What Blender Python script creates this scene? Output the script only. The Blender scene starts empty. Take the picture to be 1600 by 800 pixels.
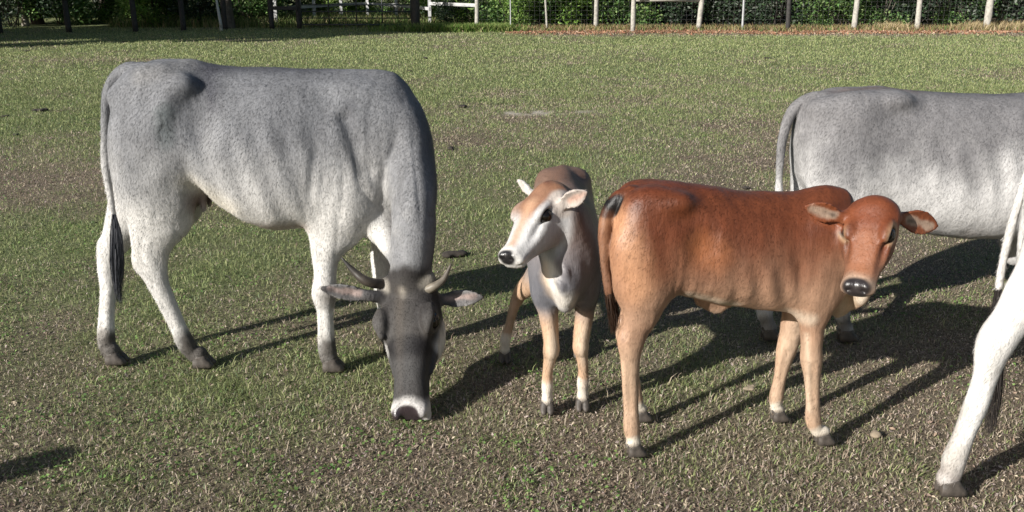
import bpy, math, random
import numpy as np
from mathutils import Vector, Matrix

scene = bpy.context.scene
C = scene.collection
# ------------------------------------------------------------------ camera, sky, sun, exposure
CAM_H = 1.60
PITCH = math.radians(17.4)
FOC = 1400.0            # focal length in photo pixels (photo is 1600 wide)
cam_data = bpy.data.cameras.new('camera'); cam = bpy.data.objects.new('camera', cam_data); C.objects.link(cam)
cam.location = (0, 0, CAM_H); cam.rotation_euler = (math.pi/2 - PITCH, 0, 0)
cam_data.sensor_width = 36; cam_data.lens = 36*FOC/1600; cam_data.clip_end = 2000; cam_data.clip_start = .05
scene.camera = cam
SUN_AZ = math.radians(38.0)     # horizontal direction in which shadows fall, from +X towards +Y
SUN_EL = math.radians(23.5)
w = bpy.data.worlds.new('World'); scene.world = w; w.use_nodes = True
nt = w.node_tree; bg = nt.nodes['Background']
sky = nt.nodes.new('ShaderNodeTexSky'); sky.sky_type = 'NISHITA'; sky.sun_disc = False
sky.sun_elevation = SUN_EL
sun_dir = Vector((-math.cos(SUN_EL)*math.cos(SUN_AZ), -math.cos(SUN_EL)*math.sin(SUN_AZ), math.sin(SUN_EL)))  # towards the sun
sky.sun_rotation = math.atan2(sun_dir.x, sun_dir.y)
nt.links.new(sky.outputs[0], bg.inputs[0]); bg.inputs[1].default_value = 0.055
sl = bpy.data.lights.new('sun', 'SUN'); sl.energy = 5.0; sl.angle = math.radians(.55); sl.color = (1, .96, .90)
so = bpy.data.objects.new('sun', sl); C.objects.link(so)
so.rotation_euler = sun_dir.to_track_quat('Z', 'Y').to_euler()
scene.view_settings.view_transform = 'Standard'; scene.view_settings.look = 'None'
scene.view_settings.exposure = 0.66; scene.view_settings.gamma = 1

# ------------------------------------------------------------------ measuring helpers (metres from sight lines)
def ray(px, py):
    dx = (px-800)/FOC; dy = (py-400)/FOC
    return np.array([dx, math.cos(PITCH)-dy*math.sin(PITCH), -math.sin(PITCH)-dy*math.cos(PITCH)])
def ground_at(px, py, z=0.0):
    d = ray(px, py); t = (z-CAM_H)/d[2]
    return np.array([0, 0, CAM_H])+d*t
def at_depth(px, py, Y):
    d = ray(px, py); t = Y/d[1]
    return np.array([0, 0, CAM_H])+d*t

# ------------------------------------------------------------------ tags and linking
def tag(o, label=None, cat=None, group=None, kind=None):
    if label: o['label'] = label
    if cat: o['category'] = cat
    if group: o['group'] = group
    if kind: o['kind'] = kind
    return o
def empty(name, loc=(0, 0, 0), rz=0):
    o = bpy.data.objects.new(name, None); C.objects.link(o)
    o.location = loc; o.rotation_euler = (0, 0, rz); o.empty_display_size = .2
    return o
def mesh_obj(name, V, F, mat=None, parent=None, smooth=True, col=None, extra=None):
    """V (n,3) array, F list / array of quads or tris -> one mesh object"""
    me = bpy.data.meshes.new(name)
    V = np.asarray(V, dtype=np.float32)
    if isinstance(F, np.ndarray):
        k = F.shape[1]; nf = F.shape[0]
        me.vertices.add(len(V)); me.vertices.foreach_set('co', V.ravel())
        me.loops.add(nf*k); me.loops.foreach_set('vertex_index', F.astype(np.int32).ravel())
        me.polygons.add(nf); me.polygons.foreach_set('loop_start', np.arange(0, nf*k, k, dtype=np.int32))
        me.update(calc_edges=True); me.validate()
    else:
        me.from_pydata([tuple(map(float, v)) for v in V], [], [tuple(map(int, f)) for f in F]); me.update()
    if smooth: me.polygons.foreach_set('use_smooth', np.ones(len(me.polygons), dtype=bool))
    if col is not None:
        a = me.color_attributes.new('Col', 'FLOAT_COLOR', 'POINT')
        c4 = np.ones((len(V), 4), dtype=np.float32); c4[:, :3] = col[:, :3]
        a.data.foreach_set('color', c4.ravel())
    if extra is not None:
        for nm, arr in extra.items():
            a = me.attributes.new(nm, 'FLOAT', 'POINT'); a.data.foreach_set('value', arr.astype(np.float32).ravel())
    if mat: me.materials.append(mat)
    o = bpy.data.objects.new(name, me); C.objects.link(o)
    if parent: o.parent = parent
    return o

# ------------------------------------------------------------------ numeric noise
def _hash(ix, iy, iz, seed):
    h = (ix.astype(np.int64)*374761393 + iy.astype(np.int64)*668265263 + iz.astype(np.int64)*2147483647 + seed*1274126177) & 0x7fffffff
    h = ((h ^ (h >> 13))*1274126177) & 0x7fffffff
    h = ((h ^ (h >> 15))*668265263) & 0x7fffffff
    return ((h ^ (h >> 16)) & 0xffff)/65535.0
def vnoise(P, scale, seed=0):
    Q = np.asarray(P)*scale
    if Q.shape[-1] == 2: Q = np.concatenate([Q, np.zeros(Q.shape[:-1]+(1,))], -1)
    i = np.floor(Q).astype(np.int64); f = Q-i; f = f*f*(3-2*f)
    r = 0
    for dx in (0, 1):
        wx = f[..., 0] if dx else 1-f[..., 0]
        for dy in (0, 1):
            wy = f[..., 1] if dy else 1-f[..., 1]
            for dz in (0, 1):
                wz = f[..., 2] if dz else 1-f[..., 2]
                r = r + wx*wy*wz*_hash(i[..., 0]+dx, i[..., 1]+dy, i[..., 2]+dz, seed)
    return r
def fbm(P, scale, octs=4, seed=0):
    a = .5; s = 0; t = 0
    for k in range(octs):
        s = s + a*vnoise(P, scale*2**k, seed+k*17); t += a; a *= .5
    return s/t
def sstep(a, b, x):
    t = np.clip((x-a)/(b-a), 0, 1); return t*t*(3-2*t)

# ------------------------------------------------------------------ materials
def new_mat(name):
    m = bpy.data.materials.new(name); m.use_nodes = True
    n = m.node_tree.nodes; b = n['Principled BSDF']
    return m, m.node_tree, b
def N(nt, typ, **kw):
    n = nt.nodes.new(typ)
    for k, v in kw.items(): setattr(n, k, v)
    return n
def plain_mat(name, col, rough=.6, noise=.25, scale=30, bump=.0, metallic=0, spec=None):
    m, t, b = new_mat(name)
    tc = N(t, 'ShaderNodeTexCoord'); no = N(t, 'ShaderNodeTexNoise'); no.inputs['Scale'].default_value = scale; no.inputs['Detail'].default_value = 6
    t.links.new(tc.outputs['Object'], no.inputs['Vector'])
    r = N(t, 'ShaderNodeValToRGB'); r.color_ramp.elements[0].position = .3; r.color_ramp.elements[1].position = .7
    r.color_ramp.elements[0].color = tuple(c*(1-noise) for c in col)+(1,); r.color_ramp.elements[1].color = tuple(min(1, c*(1+noise)) for c in col)+(1,)
    t.links.new(no.outputs[0], r.inputs[0]); t.links.new(r.outputs[0], b.inputs['Base Color'])
    b.inputs['Roughness'].default_value = rough; b.inputs['Metallic'].default_value = metallic
    if spec is not None: b.inputs['Specular IOR Level'].default_value = spec
    if bump:
        bp = N(t, 'ShaderNodeBump'); bp.inputs['Strength'].default_value = bump; bp.inputs['Distance'].default_value = .01
        t.links.new(no.outputs[0], bp.inputs['Height']); t.links.new(bp.outputs[0], b.inputs['Normal'])
    return m
def attr_mat(name, rough=.7, noise=.2, scale=60, transl=0.0, spec=.3):
    m, t, b = new_mat(name)
    a = N(t, 'ShaderNodeAttribute', attribute_name='Col')
    tc = N(t, 'ShaderNodeTexCoord'); no = N(t, 'ShaderNodeTexNoise'); no.inputs['Scale'].default_value = scale; no.inputs['Detail'].default_value = 5
    t.links.new(tc.outputs['Object'], no.inputs['Vector'])
    mr = N(t, 'ShaderNodeMapRange'); mr.inputs['From Min'].default_value = .3; mr.inputs['From Max'].default_value = .7
    mr.inputs['To Min'].default_value = 1-noise; mr.inputs['To Max'].default_value = 1+noise
    t.links.new(no.outputs[0], mr.inputs['Value'])
    mx = N(t, 'ShaderNodeVectorMath', operation='SCALE'); t.links.new(a.outputs['Color'], mx.inputs[0]); t.links.new(mr.outputs[0], mx.inputs['Scale'])
    t.links.new(mx.outputs[0], b.inputs['Base Color']); b.inputs['Roughness'].default_value = rough
    b.inputs['Specular IOR Level'].default_value = spec
    if transl:
        out = t.nodes['Material Output']; tr = N(t, 'ShaderNodeBsdfTranslucent'); ms = N(t, 'ShaderNodeMixShader'); ms.inputs[0].default_value = transl
        t.links.new(mx.outputs[0], tr.inputs[0]); t.links.new(b.outputs[0], ms.inputs[1]); t.links.new(tr.outputs[0], ms.inputs[2]); t.links.new(ms.outputs[0], out.inputs[0])
    return m
def coat_mat(name, speck=.22, stretch=(1, 1, .35), rough=.62, spec=.16):
    """short animal coat: colour attribute, fine hair speckle and hair bump, wet nose from the 'wet' attribute"""
    m, t, b = new_mat(name)
    a = N(t, 'ShaderNodeAttribute', attribute_name='Col'); wt = N(t, 'ShaderNodeAttribute', attribute_name='wet')
    tc = N(t, 'ShaderNodeTexCoord'); mp = N(t, 'ShaderNodeMapping'); mp.inputs['Scale'].default_value = stretch
    t.links.new(tc.outputs['Object'], mp.inputs[0])
    n1 = N(t, 'ShaderNodeTexNoise'); n1.inputs['Scale'].default_value = 125; n1.inputs['Detail'].default_value = 4; n1.inputs['Roughness'].default_value = .7
    n2 = N(t, 'ShaderNodeTexNoise'); n2.inputs['Scale'].default_value = 16; n2.inputs['Detail'].default_value = 5
    t.links.new(mp.outputs[0], n1.inputs['Vector']); t.links.new(mp.outputs[0], n2.inputs['Vector'])
    def mrange(src, lo, hi, f0=.3, f1=.7):
        r = N(t, 'ShaderNodeMapRange'); r.inputs['From Min'].default_value = f0; r.inputs['From Max'].default_value = f1
        r.inputs['To Min'].default_value = lo; r.inputs['To Max'].default_value = hi; t.links.new(src, r.inputs['Value']); return r.outputs[0]
    s1 = mrange(n1.outputs[0], 1-speck, 1+speck); s2 = mrange(n2.outputs[0], .88, 1.12)
    mu = N(t, 'ShaderNodeMath', operation='MULTIPLY'); t.links.new(s1, mu.inputs[0]); t.links.new(s2, mu.inputs[1])
    # the wet nose keeps its flat colour
    mixf = N(t, 'ShaderNodeMix'); mixf.data_type = 'FLOAT'; t.links.new(wt.outputs['Fac'], mixf.inputs[0]); t.links.new(mu.outputs[0], mixf.inputs[2]); mixf.inputs[3].default_value = 1
    sc = N(t, 'ShaderNodeVectorMath', operation='SCALE'); t.links.new(a.outputs['Color'], sc.inputs[0]); t.links.new(mixf.outputs[0], sc.inputs['Scale'])
    t.links.new(sc.outputs[0], b.inputs['Base Color'])
    t.links.new(mrange(wt.outputs['Fac'], rough, .28, 0, 1), b.inputs['Roughness'])
    t.links.new(mrange(wt.outputs['Fac'], spec, .5, 0, 1), b.inputs['Specular IOR Level'])
    b.inputs['Sheen Weight'].default_value = .02; b.inputs['Sheen Roughness'].default_value = .4
    bp = N(t, 'ShaderNodeBump'); bp.inputs['Strength'].default_value = .45; bp.inputs['Distance'].default_value = .0035
    b2 = N(t, 'ShaderNodeBump'); b2.inputs['Strength'].default_value = .5; b2.inputs['Distance'].default_value = .012
    t.links.new(n1.outputs[0], bp.inputs['Height']); t.links.new(n2.outputs[0], b2.inputs['Height'])
    t.links.new(b2.outputs[0], bp.inputs['Normal']); t.links.new(bp.outputs[0], b.inputs['Normal'])
    return m

# ------------------------------------------------------------------ sculpting: smooth implicit volumes turned into one surface
def catmull(P, n):
    """P (k,d): resample each span in n steps"""
    P = np.asarray(P, float); k = len(P)
    if k == 2: 
        t = np.linspace(0, 1, n+1)[:, None]; return P[0]*(1-t)+P[1]*t
    E = np.vstack([2*P[0]-P[1], P, 2*P[-1]-P[-2]]); out = []
    for i in range(k-1):
        p0, p1, p2, p3 = E[i:i+4]
        for j in range(n):
            t = j/n
            out.append(.5*((2*p1)+(-p0+p2)*t+(2*p0-5*p1+4*p2-p3)*t*t+(-p0+3*p1-3*p2+p3)*t**3))
    out.append(P[-1]); return np.array(out)
def smooth_interp(x, xs, ys):
    """monotone-ish cubic interpolation of station values"""
    xs = np.asarray(xs, float); ys = np.asarray(ys, float)
    d = np.diff(ys)/np.diff(xs); m = np.zeros(len(xs)); m[1:-1] = np.where(d[1:]*d[:-1] > 0, 2*d[1:]*d[:-1]/(d[1:]+d[:-1]+1e-12), 0); m[0] = d[0]; m[-1] = d[-1]
    x = np.clip(x, xs[0], xs[-1]); i = np.clip(np.searchsorted(xs, x, side='right')-1, 0, len(xs)-2)
    h = xs[i+1]-xs[i]; t = (x-xs[i])/h
    return (2*t**3-3*t**2+1)*ys[i]+(t**3-2*t**2+t)*h*m[i]+(-2*t**3+3*t**2)*ys[i+1]+(t**3-t**2)*h*m[i+1]
def unit(v): v = np.asarray(v, float); return v/np.linalg.norm(v)

class Sculpt:
    def __init__(s, lo, hi, vox):
        s.lo = np.array(lo, float); s.vox = vox
        s.n = np.ceil((np.array(hi)-s.lo)/vox).astype(int)+1
        s.F = np.full(s.n, .15, dtype=np.float32)
        s.ax = [s.lo[i]+np.arange(s.n[i])*vox for i in range(3)]
    def box(s, lo, hi):
        a = np.maximum(0, np.floor((np.array(lo)-s.lo)/s.vox).astype(int)); b = np.minimum(s.n, np.ceil((np.array(hi)-s.lo)/s.vox).astype(int)+1)
        if (b <= a).any(): return None, None
        sl_ = tuple(slice(a[i], b[i]) for i in range(3))
        G = np.meshgrid(*[s.ax[i][sl_[i]] for i in range(3)], indexing='ij')
        return sl_, G
    def blend(s, sl_, f, k, mode='add'):
        A = s.F[sl_]
        if mode == 'add':
            h = np.clip(.5+.5*(A-f)/k, 0, 1); s.F[sl_] = A*(1-h)+f*h-k*h*(1-h)
        else:
            f = -f; h = np.clip(.5-.5*(A-f)/k, 0, 1); s.F[sl_] = A*(1-h)+f*h+k*h*(1-h)
    def loft(s, O, X, Yv, Zv, st, k=.03, mode='add', noise=None):
        """st rows: x, ztop, zbot, halfwidth, taper a (wider below if >0), exponent"""
        st = np.array(st, float); O = np.array(O, float); R = np.array([X, Yv, Zv], float)
        x0, x1 = st[0, 0], st[-1, 0]; wm = st[:, 3].max()*1.4; zt, zb = st[:, 1].max(), st[:, 2].min(); m = .09
        cs = np.array([[a, b, c] for a in (x0-m, x1+m) for b in (-wm-m, wm+m) for c in (zb-m, zt+m)])@R+O
        sl_, G = s.box(cs.min(0), cs.max(0))
        if sl_ is None: return
        D = [G[i]-O[i] for i in range(3)]
        x = sum(D[i]*R[0, i] for i in range(3)); y = sum(D[i]*R[1, i] for i in range(3)); z = sum(D[i]*R[2, i] for i in range(3))
        T = np.linspace(x0, x1, 400); tab = [smooth_interp(T, st[:, 0], st[:, j]) for j in range(1, 6)]
        zt, zb, wd, ta, ex = [np.interp(x, T, q) for q in tab]
        zc = (zt+zb)/2; hh = np.maximum((zt-zb)/2, .004); u = (z-zc)/hh
        we = np.maximum(wd*(1-ta*np.clip(u, -1.2, 1.2)), .004)
        q = (np.abs(y/we)**ex+np.abs(u)**ex)**(1/ex)
        f = (q-1)*np.minimum(we, hh)
        f = np.maximum(f, 0)+np.minimum(f, 0)
        ox = np.maximum(np.maximum(x0-x, x-x1), 0)
        f = np.where(ox > 0, np.sqrt(np.maximum(f, 0)**2+ox**2)+np.minimum(f, 0)*0, f)
        if noise is not None: f = f+noise(x, y, z)
        s.blend(sl_, f.astype(np.float32), k, mode)
    def tube(s, pts, k=.03, side=(0, 1, 0), sub=6, mode='add'):
        """pts rows: x y z ra(side) rb(in plane)"""
        P = catmull(pts, sub); side = unit(side)
        m = .09; rm = max(P[:, 3].max(), P[:, 4].max())+m
        lo = P[:, :3].min(0)-rm; hi = P[:, :3].max(0)+rm
        sl0, _ = s.box(lo, hi)
        if sl0 is None: return
        A = np.full(tuple(q.stop-q.start for q in sl0), .2, dtype=np.float32)
        off = np.array([q.start for q in sl0])
        for a, b in zip(P[:-1], P[1:]):
            r = max(a[3], a[4], b[3], b[4])+m
            sl_, G = s.box(np.minimum(a[:3], b[:3])-r, np.maximum(a[:3], b[:3])+r)
            if sl_ is None: continue
            d = b[:3]-a[:3]; L2 = max(d@d, 1e-10)
            X = [G[i]-a[i] for i in range(3)]
            t = np.clip((X[0]*d[0]+X[1]*d[1]+X[2]*d[2])/L2, 0, 1)
            X = [X[i]-t*d[i] for i in range(3)]
            ra = a[3]+(b[3]-a[3])*t; rb = a[4]+(b[4]-a[4])*t
            ds = X[0]*side[0]+X[1]*side[1]+X[2]*side[2]
            dn2 = np.maximum(X[0]**2+X[1]**2+X[2]**2-ds**2, 0)
            f = (np.sqrt((ds/ra)**2+dn2/rb**2)-1)*np.minimum(ra, rb)
            l2 = tuple(slice(q.start-o, q.stop-o) for q, o in zip(sl_, off))
            A[l2] = np.minimum(A[l2], f)
        s.blend(sl0, A, k, mode)
    def ell(s, c, r, R=None, k=.03, mode='add'):
        c = np.array(c, float); r = np.array(r, float); R = np.eye(3) if R is None else np.array(R, float)
        rm = r.max()+.08; sl_, G = s.box(c-rm, c+rm)
        if sl_ is None: return
        D = [G[i]-c[i] for i in range(3)]
        q = 0
        for j in range(3): q = q+((D[0]*R[j, 0]+D[1]*R[j, 1]+D[2]*R[j, 2])/r[j])**2
        f = (np.sqrt(q)-1)*r.min()
        s.blend(sl_, f.astype(np.float32), k, mode)
    def ear(s, base, d, face, L, W, th=.006, cup=5.0, k=.012, droop=0.0):
        """leaf-shaped cupped ear from base along d, its hollow facing 'face'"""
        d = unit(d); c = unit(np.array(face)-d*np.dot(face, d)); b = np.cross(c, d); base = np.array(base, float)
        ctr = base+d*L/2; rm = L*.75+.03; sl_, G = s.box(ctr-rm, ctr+rm)
        if sl_ is None: return
        D = [G[i]-base[i] for i in range(3)]
        a_ = sum(D[i]*d[i] for i in range(3)); b_ = sum(D[i]*b[i] for i in range(3)); c_ = sum(D[i]*c[i] for i in range(3))
        t = np.clip(a_/L, 0, 1)
        Wd = W*np.interp(t, [0, .12, .35, .6, .8, .93, 1], [.36, .62, .97, .95, .66, .32, .03])
        kk = cup*np.interp(t, [0, .3, 1], [2.2, 1.2, .5])
        b2 = b_-.12*L*t*t*0
        c0 = kk*b2**2-droop*t*t*L
        f1 = np.abs(c_-c0)/np.sqrt(1+(2*kk*b2)**2)-th*np.interp(t, [0, 1], [1.5, .8])
        f2 = (np.abs(b2)-Wd)*.8
        f3 = np.maximum(-a_-.01, a_-L)
        f = np.maximum(np.maximum(f1, f2), f3)
        s.blend(sl_, f.astype(np.float32), k)
    def mesh(s):
        F = s.F; ins = F < 0
        nx, ny, nz = F.shape
        c = [ins[dx:nx-1+dx, dy:ny-1+dy, dz:nz-1+dz] for dx in (0, 1) for dy in (0, 1) for dz in (0, 1)]
        any_ = c[0].copy(); all_ = c[0].copy()
        for q in c[1:]: any_ |= q; all_ &= q
        act = any_ & ~all_
        idx = np.argwhere(act); vid = np.full(act.shape, -1, dtype=np.int32); vid[act] = np.arange(len(idx))
        offs = np.array([(dx, dy, dz) for dx in (0, 1) for dy in (0, 1) for dz in (0, 1)])
        vals = np.stack([F[idx[:, 0]+o[0], idx[:, 1]+o[1], idx[:, 2]+o[2]] for o in offs], 1)
        acc = np.zeros((len(idx), 3)); cnt = np.zeros(len(idx))
        for i in range(8):
            for j in range(i+1, 8):
                if np.abs(offs[i]-offs[j]).sum() != 1: continue
                vi, vj = vals[:, i], vals[:, j]; m = (vi < 0) != (vj < 0)
                t = np.where(m, vi/np.where(m, vi-vj, 1), 0)
                p = offs[i]+(offs[j]-offs[i])*t[:, None]
                acc[m] += p[m]; cnt[m] += 1
        V = s.lo+(idx+acc/cnt[:, None])*s.vox
        quads = []
        for axis in range(3):
            sl1 = [slice(None)]*3; sl2 = [slice(None)]*3; sl1[axis] = slice(0, -1); sl2[axis] = slice(1, None)
            a = ins[tuple(sl1)]; b = ins[tuple(sl2)]; ch = np.argwhere(a != b)
            u, v = (axis+1) % 3, (axis+2) % 3
            ok = (ch[:, u] > 0) & (ch[:, v] > 0) & (ch[:, u] < F.shape[u]-1) & (ch[:, v] < F.shape[v]-1); ch = ch[ok]
            s_in = a[ch[:, 0], ch[:, 1], ch[:, 2]]
            q = []
            for du, dv in ((-1, -1), (0, -1), (0, 0), (-1, 0)):
                cc = ch.copy(); cc[:, u] += du; cc[:, v] += dv; q.append(vid[cc[:, 0], cc[:, 1], cc[:, 2]])
            q = np.stack(q, 1); q[~s_in] = q[~s_in][:, ::-1]; quads.append(q)
        Q = np.vstack(quads); Q = Q[(Q >= 0).all(1)]
        # keep the biggest connected piece only (one continuous body)
        lab = np.arange(len(V))
        for _ in range(400):
            m = lab[Q].min(1); new = lab.copy()
            for j in range(4): np.minimum.at(new, Q[:, j], m)
            new = new[new]
            if (new == lab).all(): break
            lab = new
        big = np.bincount(lab).argmax(); keep = lab == big
        rem = np.cumsum(keep)-1; Q = rem[Q[keep[Q[:, 0]]]]; V = V[keep]
        # light Taubin smoothing
        E = np.vstack([Q[:, [0, 1]], Q[:, [1, 2]], Q[:, [2, 3]], Q[:, [3, 0]]])
        deg = np.bincount(E.ravel(), minlength=len(V)).astype(float)
        for lam in (.5, -.52, .5, -.52):
            S = np.stack([np.bincount(E[:, 0], V[E[:, 1], i], len(V))+np.bincount(E[:, 1], V[E[:, 0], i], len(V)) for i in range(3)], 1)
            V = V+lam*(S/deg[:, None]-V)
        return V, Q
# ------------------------------------------------------------------ animals
M = {}
M['coat'] = coat_mat('short_coat', speck=.18)
M['coat_fine'] = coat_mat('calf_coat', speck=.12, stretch=(1, 1, .25), rough=.47, spec=.34)
M['hoof'] = plain_mat('hoof_horn', (.06, .05, .042), rough=.6, noise=.4, scale=40, bump=.3)
M['eye'] = plain_mat('eye_ball', (.006, .004, .003), rough=.06, noise=.1)
M['horn'] = attr_mat('horn_keratin', rough=.5, noise=.25, scale=50, spec=.4)
M['tail_hair'] = attr_mat('tail_hair', rough=.55, noise=.25, scale=80)

class Beast:
    def __init__(s, name, origin, heading, label, cat, group=None, seed=1):
        s.h = heading; s.O = np.array([origin[0], origin[1], 0.0]); c, q = math.cos(heading), math.sin(heading)
        s.R = np.array([[c, q, 0], [-q, c, 0], [0, 0, 1.0]])       # world -> local rows
        s.root = empty(name, tuple(s.O), heading); tag(s.root, label, cat, group); s.seed = seed
        s.paints = []; s.eyes = []; s.relief = (.012, 7.0); s.folds = []; s.dirt = .45; s.hair = (1.0, .011, .0008, .28, .18)
    def W(s, p): return s.R@(np.array(p, float)-s.O)
    def wd(s, v): return s.R@np.array(v, float)                   # a world direction in local axes
    def P(s, px, py, Y): return s.W(at_depth(px, py, Y))
    def Lp(s, px, py, lat):                                       # sight line meets the plane y_local = lat
        d = s.wd(ray(px, py)); o = s.W((0, 0, CAM_H)); t = (lat-o[1])/d[1]; return o+d*t
    def G(s, px, py): return s.W(ground_at(px, py))
    def torso(s, rows, lat_top=0.0, lat_bot=-.1, **kw):
        """rows: px, py_top, px_bot, py_bot, halfwidth, taper, exponent"""
        st = []
        for pxt, pyt, pxb, pyb, wdt, ta, ex in rows:
            a = s.Lp(pxt, pyt, lat_top); b = s.Lp(pxb, pyb, lat_bot)
            st.append(((a[0]+b[0])/2, a[2], b[2], wdt, ta, ex))
        s.st = st
        s.sc.loft((0, 0, 0), (1, 0, 0), (0, 1, 0), (0, 0, 1), st, **kw)
        return st
    def leg(s, rows, hoof_px, lat_top, k=.035, hoof_scale=1.0, scale=None):
        """rows: px py ra rb from the top down to the pastern; the hoof stands on the ground at hoof_px"""
        g = s.G(*hoof_px); g[2] = 0; lt = lat_top; py0 = rows[0][1]; py1 = hoof_px[1]
        pts = []
        for px, py, ra, rb in rows:
            t = min(1, max(0, (py-py0)/(py1-py0))); p = s.Lp(px, py, lt*(1-t)+g[1]*t); pts.append([p[0], p[1], max(p[2], .02), ra, rb])
        hs = hoof_scale
        prev = np.array(pts[-1][:3]); fwd = g[:2]-prev[:2]
        pts.append([g[0]-.012*hs, g[1], .05*hs, .030*hs, .034*hs])
        s.sc.tube(pts, k=k)
        for q in (-1, 1):       # groove between cannon bone and tendon
            gr = [[p[0]-p[4]*.28, p[1]+q*p[3]*1.12, p[2], .0055, .0055] for p in pts[-6:-3]]
            s.sc.tube(gr, k=.012, mode='sub')
        s.hooves.append((g, hs)); s.legpts.append(np.array(pts))
        return pts
    def hoof(s, g, hs, ang=0.0):
        hs = hs*.88
        sc = Sculpt((-.07*hs, -.05*hs, -.012), (.08*hs, .05*hs, .075*hs), .0035)
        for sgn in (-1, 1):
            y = sgn*.0195*hs
            sc.loft((0, y, 0), (1, 0, 0), (0, 1, 0), (0, 0, 1),
                    [(-.040*hs, .038*hs, -.004, .012*hs, .1, 2.4), (-.02*hs, .052*hs, -.004, .019*hs, .15, 2.6), (.01*hs, .055*hs, -.004, .021*hs, .18, 2.6),
                     (.035*hs, .034*hs, -.004, .018*hs, .15, 2.4), (.052*hs, .012*hs, -.003, .009*hs, 0, 2.2)], k=.004)
            if s.seed != 51: sc.ell((-.043*hs, y*.7, .060*hs), (.008*hs, .006*hs, .007*hs), k=.006)
        sc.ell((-.012*hs, 0, .052*hs), (.034*hs, .032*hs, .016*hs), k=.01)
        V, Q = sc.mesh()
        o = mesh_obj('hoof', V, Q, M['hoof'], s.root); o.location = (g[0], g[1], 0); o.rotation_euler = (0, 0, ang)
        return o
    def head(s, poll, nose, upv, Lh, kind='cow', wide=1.0, deep=1.0, k=.03, warp=0.0):
        """poll and nose: local points; head frame X=f forward, Z=u (forehead normal), Y=s"""
        f = unit(np.array(nose)-np.array(poll)); u = np.array(upv, float); u = unit(u-f*(u@f)); sd = np.cross(u, f)
        O = np.array(poll, float); sc = s.sc; s.hf = (O, f, sd, u, Lh)
        L = Lh; W_ = Lh*wide; Dp = Lh*deep
        if kind == 'cow':
            prof = [(-.06, -.07, -.20, .09), (0, -.01, -.26, .165), (.10, .02, -.34, .195), (.22, .025, -.40, .205), (.32, .015, -.43, .20), (.45, .0, -.41, .165), (.58, -.02, -.35, .128), (.70, -.03, -.30, .112), (.82, -.035, -.275, .118), (.88, -.045, -.268, .128), (.93, -.09, -.262, .127), (.975, -.155, -.25, .110), (1.0, -.205, -.232, .08)]
            ta, ex = -.12, 2.5
        else:
            prof = [(-.08, -.10, -.24, .12), (0, -.005, -.32, .20), (.10, .045, -.40, .235), (.22, .055, -.46, .25), (.34, .03, -.48, .24), (.46, -.005, -.46, .225), (.60, -.045, -.41, .198), (.72, -.075, -.375, .175), (.83, -.085, -.35, .166), (.92, -.10, -.335, .172), (.97, -.135, -.30, .155), (1.0, -.17, -.26, .11)]
            ta, ex = -.10, 2.4
        wp = lambda a: a+warp*math.sin(math.pi*min(1, max(0, a)))      # a short-faced calf carries its eyes lower
        st = [(wp(a)*L, b*Dp, c*Dp, d*W_, ta, ex) for a, b, c, d in prof]
        sc.loft(O, f, sd, u, st, k=k)
        H = lambda a, b, c: O+f*(wp(a)*L)+sd*(b*W_)+u*(c*Dp)
        s.H = H
        ey = .30 if kind == 'cow' else .33; es = .195 if kind == 'cow' else .205; eu = -.045 if kind == 'cow' else -.055
        for q in (-1, 1):
            # brow ridge, cheek, jaw muscle
            sc.ell(H(ey-.02, q*(es-.035), eu+.055), (L*.085, L*.04, L*.045), (f, sd, u), k=.02)
            sc.ell(H(ey+.01, q*(es-.03), eu-.01), (L*.085, L*.045, L*.07), (f, sd, u), k=.018)
            sc.ell(H(.36, q*.13, -.28), (L*.14, L*.06, L*.12), (f, sd, u), k=.03)
            # eye opening: almond hollow, eyeball is a child
            ea = unit(f*1.0-u*.25); eb = unit(sd*q+u*(.45 if kind == 'cow' else .6)+f*.12); ec = np.cross(ea, eb)
            c = H(ey, q*(es+.012), eu)
            es_ = 1.35 if kind == 'cow' else 1.8
            sc.ell(c+eb*L*.010, (L*.052*es_, L*.03*es_, L*.029*es_), (ea, eb, ec), k=.005, mode='sub')
            s.eyes.append((c-eb*L*.026*es_, L*.045*es_))
            sc.tube([list(H(ey-.10, q*(es-.01), eu+.045))+[L*.022]*2, list(H(ey-.01, q*(es+.004), eu+.075))+[L*(.026 if kind == 'cow' else .015)]*2, list(H(ey+.09, q*(es-.03), eu+.05))+[L*.018]*2], k=.012)   # brow bone
            sc.tube([list(H(ey+.08, q*(es-.01), eu-.10))+[L*.02]*2, list(H(ey+.22, q*(es-.035), eu-.13))+[L*.02]*2, list(H(ey+.34, q*(es-.06), eu-.13))+[L*.012]*2], k=.014)   # cheek crest
            # nostril
            nz = H(.955 if kind == 'cow' else .95, q*.078, -.13 if kind == 'cow' else -.15)
            sc.ell(H(.92, q*.085, -.085 if kind == 'cow' else -.125), (L*.05, L*.035, L*.03), (f, sd, u), k=.02)
            sc.ell(nz+f*L*.035, (L*.030, L*.018, L*.020), (unit(f*.6+sd*q*.9), unit(sd*q*.6-f*.9), u), k=.008, mode='sub')
            # face groove from eye to nose
            sc.ell(H(.58, q*.17, -.10), (L*.13, L*.012, L*.02), (f, sd, u), k=.02, mode='sub')
        # mouth line
        mu = -.205 if kind == 'cow' else -.265
        for q in (-1, 1):
            sc.tube([list(H(.70, q*.16, mu-.01))+[.004, .004], list(H(.85, q*.155, mu))+[.005, .005], list(H(.97, q*.14, mu+.01))+[.005, .005], list(H(1.03, q*.04, mu+.02))+[.005, .005]], k=.008, mode='sub')
        return H
    def paint(s, kind, *a, col, soft=.03, strength=1.0, wet=0.0, nz=.0, nsc=18):
        s.paints.append((kind, a, np.array(col, float), soft, strength, wet, nz, nsc))
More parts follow.
